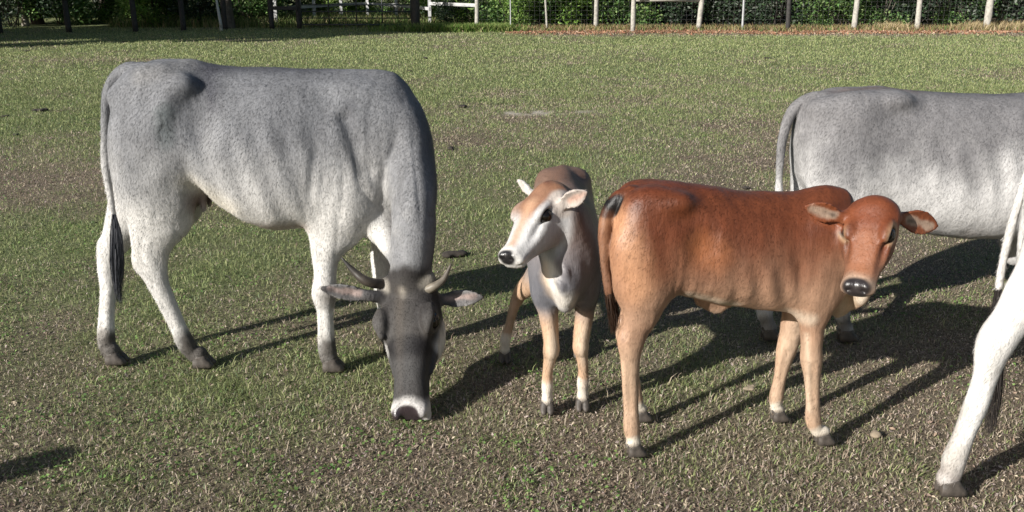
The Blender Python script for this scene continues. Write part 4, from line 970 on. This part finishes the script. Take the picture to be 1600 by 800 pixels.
keep = rng.uniform(0, 1, len(P)) < (.5+.5*g_-b_*.7)*(.12+.88*sstep(5.5, 15, P[:, 1])); P = P[keep]; g_ = g_[keep]; n = len(P)
isg = rng.uniform(0, 1, n) < np.clip(.30+.75*g_, 0, .95)
fy = sstep(5, 26, P[:, 1])
colr = np.where(isg[:, None], mixcol(rng, n, greens, (3, 4, 1, 3+0, 1))*(1+.10*fy[:, None]), mixcol(rng, n, tans, (3, 3, 2, 1, 1, 1)))
blades('short_grass', P, gz(P), rng.uniform(.022, .042, n)*(.8+.7*fy), rng.uniform(.0018, .0034, n)*(1+1.5*fy), colr, rng, mat=M['grass'], label='short green grass covering the far pasture up to the fence', cat='grass', lean=.7)
# clover tufts: small round green leaf clusters
def flakes(name, P, z, S, colr, rng, tilt=.5, lift=.0, mat=None, label=None, cat=None, asp=1.0):
    n = len(P); nrm = np.stack([rng.normal(0, tilt, n), rng.normal(0, tilt, n), np.ones(n)], 1); nrm /= np.linalg.norm(nrm, axis=1)[:, None]
    a0 = rng.uniform(0, 2*math.pi, n); u = np.stack([np.cos(a0), np.sin(a0), np.zeros(n)], 1); u -= nrm*(u*nrm).sum(1)[:, None]; u /= np.linalg.norm(u, axis=1)[:, None]; v = np.cross(nrm, u)
    c0 = np.column_stack([P, z+lift]); su = u*S[:, None]; sv = v*(S*asp)[:, None]; cl = nrm*(S*rng.uniform(-.5, .5, n))[:, None]
    V = np.stack([c0-su, c0-su*.1-sv+cl, c0+su, c0+su*.1+sv+cl], 1).reshape(-1, 3)
    i = (np.arange(n)*4)[:, None]; tr = np.concatenate([i+np.array([[0, 1, 2]]), i+np.array([[0, 2, 3]])], 0)
    o = mesh_obj(name, V, tr, mat, smooth=False, col=np.repeat(colr, 4, 0)); tag(o, label, cat, kind='stuff'); return o
P = scatter(260000, 1.2, 16, rng); g_, b_, n2_, n4_ = patch_fields(P); keep = rng.uniform(0, 1, len(P)) < 1.0-.75*g_-b_*.7; P = P[keep]; n = len(P); sc_ = 1+np.clip(P[:, 1]-5, 0, 11)*.10
flakes('dry_litter', P, gz(P), np.exp(rng.normal(-5.45, .42, n))*sc_, mixcol(rng, n, tans+[(.10, .07, .055), (.42, .36, .28)], (3, 3, 1, 3, 3, 3, 2, .6)), rng, tilt=.7, lift=.006, mat=M['litter'], label='dry brown leaf bits and dead grass lying between the living grass', cat='litter', asp=.45)
P = scatter(150000, 1.2, 13, rng); n5 = fbm(P, 2.6, 3, 191); g_, b_, _, _ = patch_fields(P); keep = (n5 > .60-.12*g_) & (rng.uniform(0, 1, len(P)) < .40-b_); P = P[keep]; n = len(P); sc_ = 1+np.clip(P[:, 1]-5, 0, 9)*.08
flakes('clover', P, gz(P), rng.uniform(.004, .009, n)*sc_, mixcol(rng, n, [(.13, .22, .06), (.17, .27, .08), (.09, .17, .05), (.22, .31, .10)], (3, 3, 2, 1)), rng, tilt=.45, lift=.014, mat=M['grass'], label='small leaved green clover patches spread through the pasture', cat='clover', asp=.8)
# ================================================================== fence, gate and the wood behind
def prism(cx, cy, z0, z1, r0, r1, lean=(0, 0), m=10, flat=None, rng=None, jag=.0):
    V = []; F = []; K = 7
    for i in range(K):
        t = i/(K-1); r = r0+(r1-r0)*t
        for j in range(m):
            a = 2*math.pi*j/m; rr = r*(1+(rng.normal(0, jag) if rng is not None else 0))
            V.append((cx+lean[0]*t*(z1-z0)+rr*math.cos(a), cy+lean[1]*t*(z1-z0)+rr*math.sin(a), z0+(z1-z0)*t))
    for i in range(K-1):
        for j in range(m): F.append((i*m+j, i*m+(j+1) % m, (i+1)*m+(j+1) % m, (i+1)*m+j))
    F.append(tuple(range(m))[::-1]); F.append(tuple(range((K-1)*m, K*m)))
    return V, F
def bar(p, q, r, m=8):
    p = np.array(p, float); q = np.array(q, float); d = unit(q-p); a = unit(np.cross(d, (.1, .2, 1) if abs(d[2]) < .9 else (1, 0, 0))); b = np.cross(d, a); V = []; F = []
    for e in (p, q):
        for j in range(m): t = 2*math.pi*j/m; V.append(e+(a*math.cos(t)+b*math.sin(t))*r)
    for j in range(m): F.append((j, (j+1) % m, m+(j+1) % m, m+j))
    F.append(tuple(range(m))[::-1]); F.append(tuple(range(m, 2*m)))
    return V, F
def boxbar(p, q, w, h):
    """a sawn board from p to q, w deep across, h high"""
    p = np.array(p, float); q = np.array(q, float); d = unit(q-p); up = np.array([0, 0, 1.0]); s_ = unit(np.cross(d, up)) if abs(d[2]) < .9 else np.array([1.0, 0, 0]); up = np.cross(s_, d)
    V = [e+s_*a*w/2+up*c*h/2 for e in (p, q) for a, c in ((-1, -1), (1, -1), (1, 1), (-1, 1))]
    return V, [(0, 1, 2, 3), (7, 6, 5, 4), (0, 4, 5, 1), (1, 5, 6, 2), (2, 6, 7, 3), (3, 7, 4, 0)]
def merge(parts):
    V = []; F = []
    for v, f in parts: b = len(V); V += [tuple(x) for x in v]; F += [tuple(i+b for i in q) for q in f]
    return V, F
M['post_pale'] = plain_mat('weathered_post', (.36, .34, .30), rough=.85, noise=.3, scale=14, bump=.5)
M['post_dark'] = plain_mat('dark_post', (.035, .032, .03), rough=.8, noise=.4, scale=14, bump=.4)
M['steel'] = plain_mat('galvanised_steel', (.42, .43, .44), rough=.45, noise=.15, metallic=.5)
M['gate'] = plain_mat('gate_tube', (.03, .035, .035), rough=.5, noise=.2)
M['white'] = plain_mat('white_board', (.45, .45, .44), rough=.6, noise=.1)
M['wire'] = plain_mat('wire', (.12, .12, .12), rough=.5, noise=.1)
rngb = np.random.default_rng(77)
def gp(px, py): return ground_at(px, py)
FY = 28.2
fence_pts = {}
def xat(px, Y): return (px-800)/FOC*(Y*math.cos(PITCH)+CAM_H*math.sin(PITCH))
# ---- woven wire fence on the right
wf = empty('wire_fence', (xat(740, FY), FY, 0)); tag(wf, 'long wire mesh fence with pale round wooden posts along the wood at the right', 'fence')
ox, oy = xat(740, FY), FY
posts = [(745, .065, 'p', 27.9), (798, .02, 's', 27.6), (855, .035, 'p', 28.3), (931, .075, 'p', 28.6), (989, .075, 'p', 27.4), (1091, .085, 'p', 28.1), (1160, .04, 's', 28.1), (1231, .075, 'd', 28.1), (1334, .085, 'p', 28.2), (1433, .085, 'p', 28.2), (1541, .11, 'p', 27.9), (1640, .085, 'p', 28.1), (1742, .085, 'p', 28.1), (1850, .09, 'p', 28.1)]
for px, r, kd, Y in posts:
    x = xat(px, Y); ln = (rngb.normal(0, .04), 0)
    V, F = prism(x-ox, Y-oy, -.05, 1.45 if kd != 's' else 1.3, r, r*.9, ln, rng=rngb, jag=.04)
    mesh_obj('post', V, F, M['post_pale'] if kd == 'p' else (M['steel'] if kd == 's' else M['post_dark']), wf)
wires = []
x0, x1 = xat(745, FY)-ox, xat(1850, FY)-ox
for k in range(10): z = .05+k*.13; wires.append(bar((x0, .1, z), (x1, .0, z), .0016, 4))
for i in range(int((x1-x0)/.16)): wires.append(bar((x0+i*.16, .06, .05), (x0+i*.16, .06, 1.22), .0013, 4))
V, F = merge(wires); mesh_obj('wire_mesh', V, F, M['wire'], wf, smooth=False)
V, F = bar((xat(989, 27.4)-ox, -.55, .90), (xat(1091, 28.1)-ox, -.1, .88), .045); mesh_obj('rail', V, F, M['post_pale'], wf)
# ---- dark board fence at the left
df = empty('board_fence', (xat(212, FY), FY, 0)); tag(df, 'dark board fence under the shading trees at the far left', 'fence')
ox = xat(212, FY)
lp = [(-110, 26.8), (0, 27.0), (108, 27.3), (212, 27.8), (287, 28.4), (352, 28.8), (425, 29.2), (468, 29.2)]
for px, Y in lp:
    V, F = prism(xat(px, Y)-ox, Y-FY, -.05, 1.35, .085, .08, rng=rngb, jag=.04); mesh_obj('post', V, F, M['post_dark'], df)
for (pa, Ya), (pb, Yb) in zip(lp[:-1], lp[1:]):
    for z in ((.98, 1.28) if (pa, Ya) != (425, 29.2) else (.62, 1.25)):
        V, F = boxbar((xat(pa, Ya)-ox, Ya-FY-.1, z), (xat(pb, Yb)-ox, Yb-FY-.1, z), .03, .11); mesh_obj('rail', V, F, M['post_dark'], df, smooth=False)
# ---- tubular gate
gt = empty('farm_gate', (xat(555, 29.0), 29.0, 0)); tag(gt, 'dark tubular metal farm gate with five rails standing closed in the fence', 'gate')
ox = xat(555, 29.0); gx0, gx1 = xat(472, 29)-ox, xat(643, 29)-ox
fr = [bar((gx0, 0, .12), (gx0, 0, 1.3), .025), bar((gx1, 0, .12), (gx1, 0, 1.3), .025), bar((gx0, 0, 1.3), (gx1, 0, 1.3), .025), bar((gx0, 0, .12), (gx1, 0, .12), .025)]
V, F = merge(fr); mesh_obj('gate_frame', V, F, M['gate'], gt)
for z in (.32, .52, .72, .92, 1.1): V, F = bar((gx0, 0, z), (gx1, 0, z), .018); mesh_obj('rail', V, F, M['gate'], gt)
for px in (515, 558, 598): V, F = bar((xat(px, 29)-ox, 0.02, .12), (xat(px, 29)-ox, .02, 1.3), .02); mesh_obj('upright', V, F, M['gate'], gt)
gpst = empty('gate_post', (xat(650, 29), 29.0, 0)); tag(gpst, 'thick dark wooden gate post at the right end of the metal gate', 'post')
V, F = prism(0, 0, -.05, 1.6, .14, .12, rng=rngb, jag=.05); mesh_obj('post_body', V, F, M['post_dark'], gpst); V, F = prism(0, 0, 1.6, 1.63, .13, .10); mesh_obj('post_cap', V, F, M['post_dark'], gpst)
# ---- white rail fence beyond the gate
wr = empty('white_rail_fence', (xat(560, 33), 33.0, 0)); tag(wr, 'white painted rail fence seen through the bars of the metal gate', 'fence')
ox = xat(560, 33)
wp = [(432, 31), (492, 33), (534, 35), (575, 36), (620, 34.5), (672, 30.5), (745, 28.6)]
for px, Y in wp: V, F = boxbar((xat(px, Y)-ox, Y-33, 0), (xat(px, Y)-ox, Y-33, 1.3), .1, .1); mesh_obj('post', V, F, M['white'], wr, smooth=False)
for (pa, Ya), (pb, Yb) in zip(wp[:-1], wp[1:]):
    for z in (.55, .95) if pa != 672 else (.72, 1.15):
        V, F = boxbar((xat(pa, Ya)-ox, Ya-33.07, z), (xat(pb, Yb)-ox, Yb-33.07, z), .03, .10); mesh_obj('rail', V, F, M['white'], wr, smooth=False)
# pale leaning stake in the left shade, and a post added out of frame at the left to throw a shadow in
st = empty('wooden_stake', (xat(346, 28.0), 28.0, 0)); tag(st, 'thin pale stake leaning against the dark fence at the left', 'stake')
V, F = prism(0, 0, .1, 1.15, .05, .03, (-.08, 0), rng=rngb, jag=.06); mesh_obj('shaft', V, F, M['white'], st); V, F = prism(0, 0, -.03, .1, .06, .05, (-.08, 0)); mesh_obj('foot', V, F, M['post_pale'], st)
V, F = prism(0, 0, -.05, 1.02, .085, .07, rng=rngb, jag=.05); o = mesh_obj('shadow_post', V, F, M['post_dark']); o.location = (-3.45, 1.33, 0); tag(o, 'unseen thick post added at the left to cast a shadow on the near grass', 'post')

# ---- foliage
M['leaf'] = attr_mat('leaf', rough=.55, noise=.2, scale=2, transl=.3, spec=.3)
M['bark'] = plain_mat('bark', (.10, .085, .07), rough=.9, noise=.45, scale=9, bump=.8)
M['bark_pale'] = plain_mat('pale_bark', (.30, .27, .22), rough=.9, noise=.35, scale=9, bump=.6)
def leaf_mesh(name, centers, size, cols, rng, asp=.55):
    n = len(centers); nrm = rng.normal(0, 1, (n, 3)); nrm[:, 2] = np.abs(nrm[:, 2])+.4; nrm /= np.linalg.norm(nrm, axis=1)[:, None]
    u = rng.normal(0, 1, (n, 3)); u -= nrm*(u*nrm).sum(1)[:, None]; u /= np.linalg.norm(u, axis=1)[:, None]; v = np.cross(nrm, u)
    su = u*size[:, None]; sv = v*(size*asp)[:, None]; dz = nrm*(size*.25)[:, None]
    V = np.stack([centers-su, centers-sv+dz, centers+su, centers+sv+dz], 1).reshape(-1, 3)
    i = (np.arange(n)*4)[:, None]; tr = np.concatenate([i+np.array([[0, 1, 2]]), i+np.array([[0, 2, 3]])], 0)
    me = mesh_obj(name, V, tr, M['leaf'], smooth=False, col=np.repeat(cols, 4, 0)); return me
def clumps(rng, n, R, H, z0, nc, fill=.35):
    cs = np.stack([rng.uniform(-1, 1, nc)*R*.8, rng.uniform(-1, 1, nc)*R*.7, z0+rng.uniform(0, 1, nc)*H], 1); rs = rng.uniform(.18, .5, nc)*R
    k = rng.integers(0, nc, n); d = rng.normal(0, 1, (n, 3)); d /= np.linalg.norm(d, axis=1)[:, None]; r = rs[k]*rng.uniform(fill, 1.05, n)
    P = cs[k]+d*r[:, None]; P[:, 2] = np.maximum(P[:, 2], .03); return P, k
def bush_kind(name, seed, R, H, n, ls, pal, nc=16, z0=.15):
    rng = np.random.default_rng(seed); P, k = clumps(rng, n, R, H, z0, nc)
    tone = rng.uniform(.7, 1.3, nc)[k]
    cols = mixcol(rng, n, pal, [1]*len(pal), .25)*tone[:, None]
    root = empty(name); f = leaf_mesh('foliage', P, rng.uniform(.6, 1.3, n)*ls, cols, rng); f.parent = root
    stems = []
    for i in range(9):
        a = rng.uniform(0, 2*math.pi); rr = rng.uniform(.3, .7)*R; stems.append(bar((rng.normal(0, .08), rng.normal(0, .08), -.02), (math.cos(a)*rr, math.sin(a)*rr, H*rng.uniform(.6, 1)), .018, 5))
    V, F = merge(stems); mesh_obj('stems', V, F, M['bark'], root); return root
def tree_kind(name, seed, H, R, trunk_r, n, ls, pal, crown0, bark, limbs=7):
    rng = np.random.default_rng(seed); root = empty(name); nodes = []
    pts = []; x = y = 0
    K = 9
    for i in range(K):
        t = i/(K-1); pts.append([x, y, -.05+t*H*.8, trunk_r*(1-.75*t)]); x += rng.normal(0, .06*H/8); y += rng.normal(0, .06*H/8)
    parts = []
    def swept(ps):
        V = []; F = []; m_ = 9
        for i, p in enumerate(ps):
            for j in range(m_): a_ = 2*math.pi*j/m_; fl = 1+(.5 if i == 0 else 0); V.append((p[0]+p[3]*fl*math.cos(a_), p[1]+p[3]*fl*math.sin(a_), p[2]))
        for i in range(len(ps)-1):
            for j in range(m_): F.append((i*m_+j, i*m_+(j+1) % m_, (i+1)*m_+(j+1) % m_, (i+1)*m_+j))
        return V, F
    parts.append(swept(pts)); tips = []
    for i in range(limbs):
        b_ = pts[rng.integers(3, K-1)]; a_ = rng.uniform(0, 2*math.pi); l_ = R*rng.uniform(.6, 1.0)
        e = [b_[0]+math.cos(a_)*l_, b_[1]+math.sin(a_)*l_, b_[2]+l_*rng.uniform(.2, .8), .02]
        mid = [(b_[0]+e[0])/2, (b_[1]+e[1])/2, (b_[2]+e[2])/2+.15*l_, b_[3]*.45]
        parts.append(bar(b_[:3], mid[:3], b_[3]*.45, 7)); parts.append(bar(mid[:3], e[:3], b_[3]*.25, 6)); tips += [mid, e]
    V, F = merge(parts); mesh_obj('trunk', V, F, bark, root)
    tips.append(pts[-1]); nc = len(tips)+26
    cs = [t_[:3] for t_ in tips]
    while len(cs) < nc:
        t_ = rng.uniform(0, 1); a_ = rng.uniform(0, 2*math.pi); rr = R*math.sqrt(rng.uniform(0, 1))*(1-.5*abs(t_-.4)); cs.append([math.cos(a_)*rr, math.sin(a_)*rr, crown0+t_*(H-crown0)])
    cs = np.array(cs); k = rng.integers(0, nc, n); d = rng.normal(0, 1, (n, 3)); d /= np.linalg.norm(d, axis=1)[:, None]
    P = cs[k]+d*(R*rng.uniform(.12, .36, nc)[k]*rng.uniform(.3, 1.05, n))[:, None]
    cols = mixcol(rng, n, pal, [1]*len(pal), .25)*rng.uniform(.75, 1.25, nc)[k][:, None]
    f = leaf_mesh('crown', P, rng.uniform(.6, 1.3, n)*ls, cols, rng); f.parent = root
    return root
def copy_tree(o):
    c_ = o.copy(); C.objects.link(c_)
    for ch in [q for q in bpy.data.objects if q.parent == o]:
        d_ = ch.copy(); C.objects.link(d_); d_.parent = c_
    return c_
pal_bright = [(.16, .29, .05), (.22, .36, .08), (.13, .24, .05), (.28, .38, .12)]
pal_mid = [(.09, .18, .05), (.13, .22, .06), (.07, .14, .045), (.19, .26, .10)]
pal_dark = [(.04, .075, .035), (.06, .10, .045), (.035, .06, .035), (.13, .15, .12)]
pal_dry = [(.42, .33, .20), (.32, .22, .12), (.5, .42, .28), (.20, .16, .07)]
bA = bush_kind('leafy_bush', 1, 1.3, 1.7, 6500, .06, pal_bright, 20)
bB = bush_kind('leafy_bush', 2, 1.3, 1.9, 6500, .055, pal_mid, 20)
bC = bush_kind('dark_bush', 3, 1.4, 1.9, 6000, .05, pal_dark, 20)  # leaf colours darkened to stand for bushes in shade
bushes = []
GRP = 'bushes growing behind the fence'
def place(kind, px, Y, s_, rz, label, cat, group, first):
    o = kind if kind.name not in first else copy_tree(kind); first.add(kind.name)
    o.location = (xat(px, Y), Y, -.02); o.rotation_euler = (0, 0, rz); o.scale = (s_, s_, s_*1.0); tag(o, label, cat, group); return o
used = set()
spots = [(bC, 20, 30.5, 1.1), (bB, 95, 32, 1.2), (bA, 165, 33, .9), (bB, 250, 31.5, 1.2), (bA, 235, 30.4, .8), (bC, 310, 31.5, 1.1), (bB, 385, 31.5, 1.0), (bC, -70, 30.5, 1.2), (bA, 505, 37.5, 1.0), (bA, 560, 38.5, 1.1), (bB, 625, 38, 1.0), (bA, 690, 32.5, 1.0), (bC, 715, 30.2, .55), (bA, 765, 31, 1.0), (bB, 800, 29.6, 1.1), (bA, 815, 29.2, .55),
         (bA, 885, 29.9, .95), (bB, 850, 30.6, 1.2), (bA, 950, 30.4, .9), (bB, 975, 30.2, 1.0), (bC, 1020, 31.5, 1.3), (bC, 1085, 31.5, 1.3), (bC, 1150, 31.0, 1.2), (bC, 1215, 30.6, 1.1), (bB, 1275, 30.0, 1.0), (bB, 1305, 29.6, .7), (bB, 1375, 29.8, .8), (bC, 1400, 31, 1.3), (bC, 1470, 30.5, 1.2), (bB, 1500, 30.2, .8), (bC, 1560, 30.6, 1.3), (bC, 1640, 30.4, 1.3), (bB, 1720, 30.2, 1.2), (bC, 1800, 30.4, 1.3)]
rposts = [1541, 1433, 1334, 1231, 1160, 1091, 989, 931, 855, 798]; ordn = ['first', 'second', 'third', 'fourth', 'fifth', 'sixth', 'seventh', 'eighth', 'ninth', 'tenth']
lposts = [108, 212, 287, 352, 425]
seen_lab = {}
def where(px, Y):
    if px < 0 or px > 1600: return 'beyond the %s end of the fence line' % ('left' if px < 0 else 'right')
    if px < 440:
        i = min(range(5), key=lambda k: abs(lposts[k]-px)); return 'behind the %s dark board fence post from the left' % ordn[i]
    if px < 660: return 'far beyond the metal gate, %s' % ('on its left' if px < 530 else ('in its middle' if px < 590 else 'on its right'))
    if px < 780: return 'between the metal gate and the first wire fence post'
    i = min(range(10), key=lambda k: abs(rposts[k]-px)); return 'behind the %s wire fence post from the right' % ordn[i]
def uniq(lab, tail):
    full = lab+' '+tail
    k = seen_lab.get(full, 0); seen_lab[full] = k+1
    return full if k == 0 else ('another '+full if k == 1 else 'farther '+full)
for i, (kd, px, Y, s_) in enumerate(spots):
    nm = 'bright green leafy bush' if kd is bA else ('mid green leafy bush' if kd is bB else 'dark shaded bush')
    if s_ < .9: nm = 'low '+nm
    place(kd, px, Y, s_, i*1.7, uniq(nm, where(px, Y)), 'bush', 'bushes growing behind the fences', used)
# trees: trunks seen among the bushes, and tall ones out at the left that shade the fence
tA = tree_kind('broadleaf_tree', 11, 8.5, 3.2, .16, 9000, .13, pal_mid, 2.6, M['bark'])
tB = tree_kind('slender_tree', 12, 7.0, 2.0, .08, 6000, .11, pal_bright, 2.2, M['bark_pale'])
usedt = set()
tspots = [(tA, 357, 29.6, 1.0), (tA, 60, 32, 1.0), (tB, 40, 31.0, 1.1), (tA, 165, 35, 1.1), (tB, 735, 31.5, .9), (tA, 925, 31.5, 1.0), (tB, 872, 32.0, .9), (tA, 1040, 33, 1.1), (tB, 1048, 31.0, .9), (tA, 1190, 33.5, 1.1), (tB, 1330, 33, 1.0), (tA, 1450, 34, 1.1), (tA, 1590, 33, 1.1), (tB, 520, 42, 1.2), (tA, -90, 31, 1.1), (tA, 1730, 33, 1.1)]
for i, (kd, px, Y, s_) in enumerate(tspots):
    kn = 'dark barked broadleaf tree' if kd is tA else 'pale barked slender tree'
    place(kd, px, Y, s_, i*2.1, uniq(kn, where(px, Y)), 'tree', 'trees standing among the bushes behind the fences', usedt)
tD = tree_kind('dense_tree', 14, 6.9, 2.1, .18, 20000, .15, pal_mid, 4.0, M['bark'], limbs=9)
tL = tree_kind('low_tree', 15, 5.6, 2.2, .14, 16000, .15, pal_mid, 1.2, M['bark'], limbs=8)
for i, (kd, x, y, s_, lab) in enumerate(((tD, -16.9, 19.3, 1.0, 'tall dense tree out to the left of the pasture, second along'), (tD, -13.9, 20.2, .95, 'tall dense tree standing nearest the pasture on its left side'), (tD, -20.0, 18.7, 1.05, 'tall dense tree farthest out to the left of the pasture'),
        (tL, -17.8, 22.2, 1.0, 'low dense tree between the tall trees at the left and the board fence'), (tL, -20.6, 23.0, 1.1, 'low dense tree farthest out at the left end of the board fence'), (tL, -15.0, 23.2, .75, 'smallest low tree beside the left end of the board fence'))):
    nm_ = kd.name
    o = kd if kd.get('label') is None else copy_tree(kd)
    o.location = (x, y, -.05); o.rotation_euler = (0, 0, i*1.3); o.scale = (s_,)*3; tag(o, lab, 'tree', 'trees out to the left of the pasture')
# the dense wood further back reads as one mass
rw = np.random.default_rng(9); n = 60000
P = np.stack([rw.uniform(-32, 32, n), 36+rw.uniform(0, 5, n), rw.uniform(0, 6.5, n)], 1)
hole = (P[:, 0] > xat(470, 36)) & (P[:, 0] < xat(655, 36)) & (P[:, 2] < 1.8+rw.uniform(0, .8, n)); P = P[~hole]; n = len(P)
cl = mixcol(rw, n, pal_dark, [1]*4, .3)*(.6+.9*fbm(P, .8, 2, 5))[:, None]
o = leaf_mesh('far_wood', P, rw.uniform(.1, .22, n), cl, rw); tag(o, 'dense dark wood closing off the pasture in the distance', 'wood', kind='stuff')
# sunlit rough grass beyond the gate, weeds and fallen leaves along the fence
def tuft_field(name, n, xf, yf, L, W, pal, label, cat, seed):
    r = np.random.default_rng(seed); P = np.stack([xf(r, n), yf(r, n)], 1)
    blades(name, P, gz(P), r.uniform(.5, 1.2, n)*L, r.uniform(.6, 1.2, n)*W, mixcol(r, n, pal, [1]*len(pal), .3), r, lean=.35, mat=M['grass'], label=label, cat=cat)
tuft_field('tall_grass', 16000, lambda r, n: r.uniform(-13, 0, n), lambda r, n: r.uniform(29.6, 35.8, n), .35, .012, [(.12, .19, .05), (.22, .24, .09), (.32, .27, .14), (.08, .13, .03)], 'rough tall grass beyond the gate and the board fence', 'grass', 3)
tuft_field('weeds', 9000, lambda r, n: np.concatenate([r.normal(xat(700, 27.6), .9, n//2), r.uniform(xat(670, 28), xat(800, 28), n-n//2)]), lambda r, n: 27.3+np.abs(r.normal(0, .5, n)), .26, .014, [(.16, .24, .06), (.11, .2, .04), (.25, .28, .10)], 'bright green weeds at the foot of the fence beside the gate', 'weeds', 4)
tuft_field('dry_weeds', 2400, lambda r, n: np.concatenate([r.normal(xat(1400, 27.9), .25, n//4), r.normal(xat(1590, 27.9), .55, n//2), r.normal(xat(1530, 28), .25, n-n//4-n//2)]), lambda r, n: r.normal(28.1, .3, n), .30, .010, [(.5, .40, .25), (.42, .32, .18), (.3, .26, .12)], 'straw coloured dry weeds around the fence posts at the right', 'weeds', 5)
tuft_field('verge_grass', 16000, lambda r, n: r.uniform(-2, 20, n), lambda r, n: r.normal(28.6, .5, n), .18, .012, [(.14, .2, .06), (.3, .24, .14), (.24, .22, .09), (.35, .22, .12)], 'mixed green and brown growth along the wire fence', 'grass', 6)
r = np.random.default_rng(8); n = 22000; P = np.stack([r.uniform(xat(790, 27.5), 21, n), 27.55+r.normal(0, .5, n)+(fbm(np.stack([np.linspace(0, 40, n), np.zeros(n)], 1), .6, 2, 3)-.5)*0], 1)
flakes('fallen_leaves', P, gz(P), r.uniform(.015, .05, n), mixcol(r, n, [(.34, .17, .10), (.40, .24, .15), (.25, .13, .08), (.45, .33, .24)], [2, 2, 2, 1], .3), r, tilt=.8, lift=.02, mat=M['litter'], label='reddish brown fallen leaves along the foot of the wire fence', cat='leaves', asp=.6)
# small dung pats and dark clods dotted over the pasture
M['dung'] = plain_mat('dung', (.035, .028, .022), rough=.9, noise=.4, scale=25, bump=.8)
rd = np.random.default_rng(15)
def clod(px, py, s_, label=None):
    p = gp(px, py); scp = Sculpt((-.12, -.12, -.03), (.12, .12, .09), .012)
    for i in range(6): scp.ell((rd.normal(0, .035), rd.normal(0, .035), .01), (rd.uniform(.02, .05), rd.uniform(.02, .05), rd.uniform(.015, .03)), k=.012)
    V, Q = scp.mesh(); o = mesh_obj('dung_clod', V, Q, M['dung']); o.location = (p[0], p[1], gz(p[None, :2])[0]+.01); o.scale = (s_, s_, s_*.8)
    tag(o, label or 'small dark dung clod lying on the pasture', 'dung', 'dark dung clods scattered over the pasture'); return o
clods = [(64, 172, .9, 'dark dung clod left of the grey cow rump, largest there'), (40, 78, .9, 'dark dung clod in the far left corner of the pasture'), (193, 66, 1.0, 'dark dung clod behind the grazing cow near the shaded fence'), (563, 67, .9, 'dark dung clod in front of the metal gate'),
    (666, 92, .8, 'dark dung clod beyond the grazing cow shoulder'), (640, 110, .6, 'small dung clod just beyond the grazing cow withers'), (1200, 92, .9, 'dark dung clod on the far green grass right of centre'), (724, 166, .8, 'dark dung clod on the worn patch right of the grazing cow'),
    (700, 232, .7, 'dark dung clod between the grazing cow neck and the fawn calf'), (1010, 120, .6, 'small dung clod beyond the brown calf rump'), (830, 62, .8, 'dark dung clod near the fallen leaves by the fence'), (905, 65, .6, 'small dung clod near the fallen leaves by the fence'),
    (1164, 292, .45, 'tiny dark clod just above the brown calf back'), (22, 210, .5, 'small dung clod at the left edge of the pasture'), (10, 182, .6, 'dung clod at the extreme left edge beside a larger one'), (345, 78, .6, 'small dung clod beyond the grazing cow back'), (770, 84, .6, 'small dung clod on the far grass near the centre'), (1330, 88, .5, 'small dung clod beyond the standing grey cow')]
for px, py, s_, lb in clods: clod(px, py, s_, lb)
clod(716, 396, 1.0, 'dark dung pat on the grass left of the fawn calf muzzle'); 
# pale stones: one near the brown calf's forefoot, one behind it
M['stone'] = plain_mat('stone', (.26, .21, .15), rough=.85, noise=.3, scale=30, bump=.6)
def stone(px, py, s_, label):
    p = gp(px, py); scp = Sculpt((-.05, -.05, -.02), (.05, .05, .05), .004)
    for i in range(4): scp.ell((rd.normal(0, .008), rd.normal(0, .008), .008), (rd.uniform(.012, .022), rd.uniform(.01, .018), rd.uniform(.008, .014)), k=.005)
    V, Q = scp.mesh(); o = mesh_obj('stone', V, Q, M['stone']); o.location = (p[0], p[1], gz(p[None, :2])[0]+.006); o.scale = (s_,)*3; tag(o, label, 'stone')
stone(1369, 677, 1.0, 'small tan stone in the grass right of the brown calf forefoot')
stone(1173, 603, .9, 'flat pale stone in the grass between the legs of the brown calf')
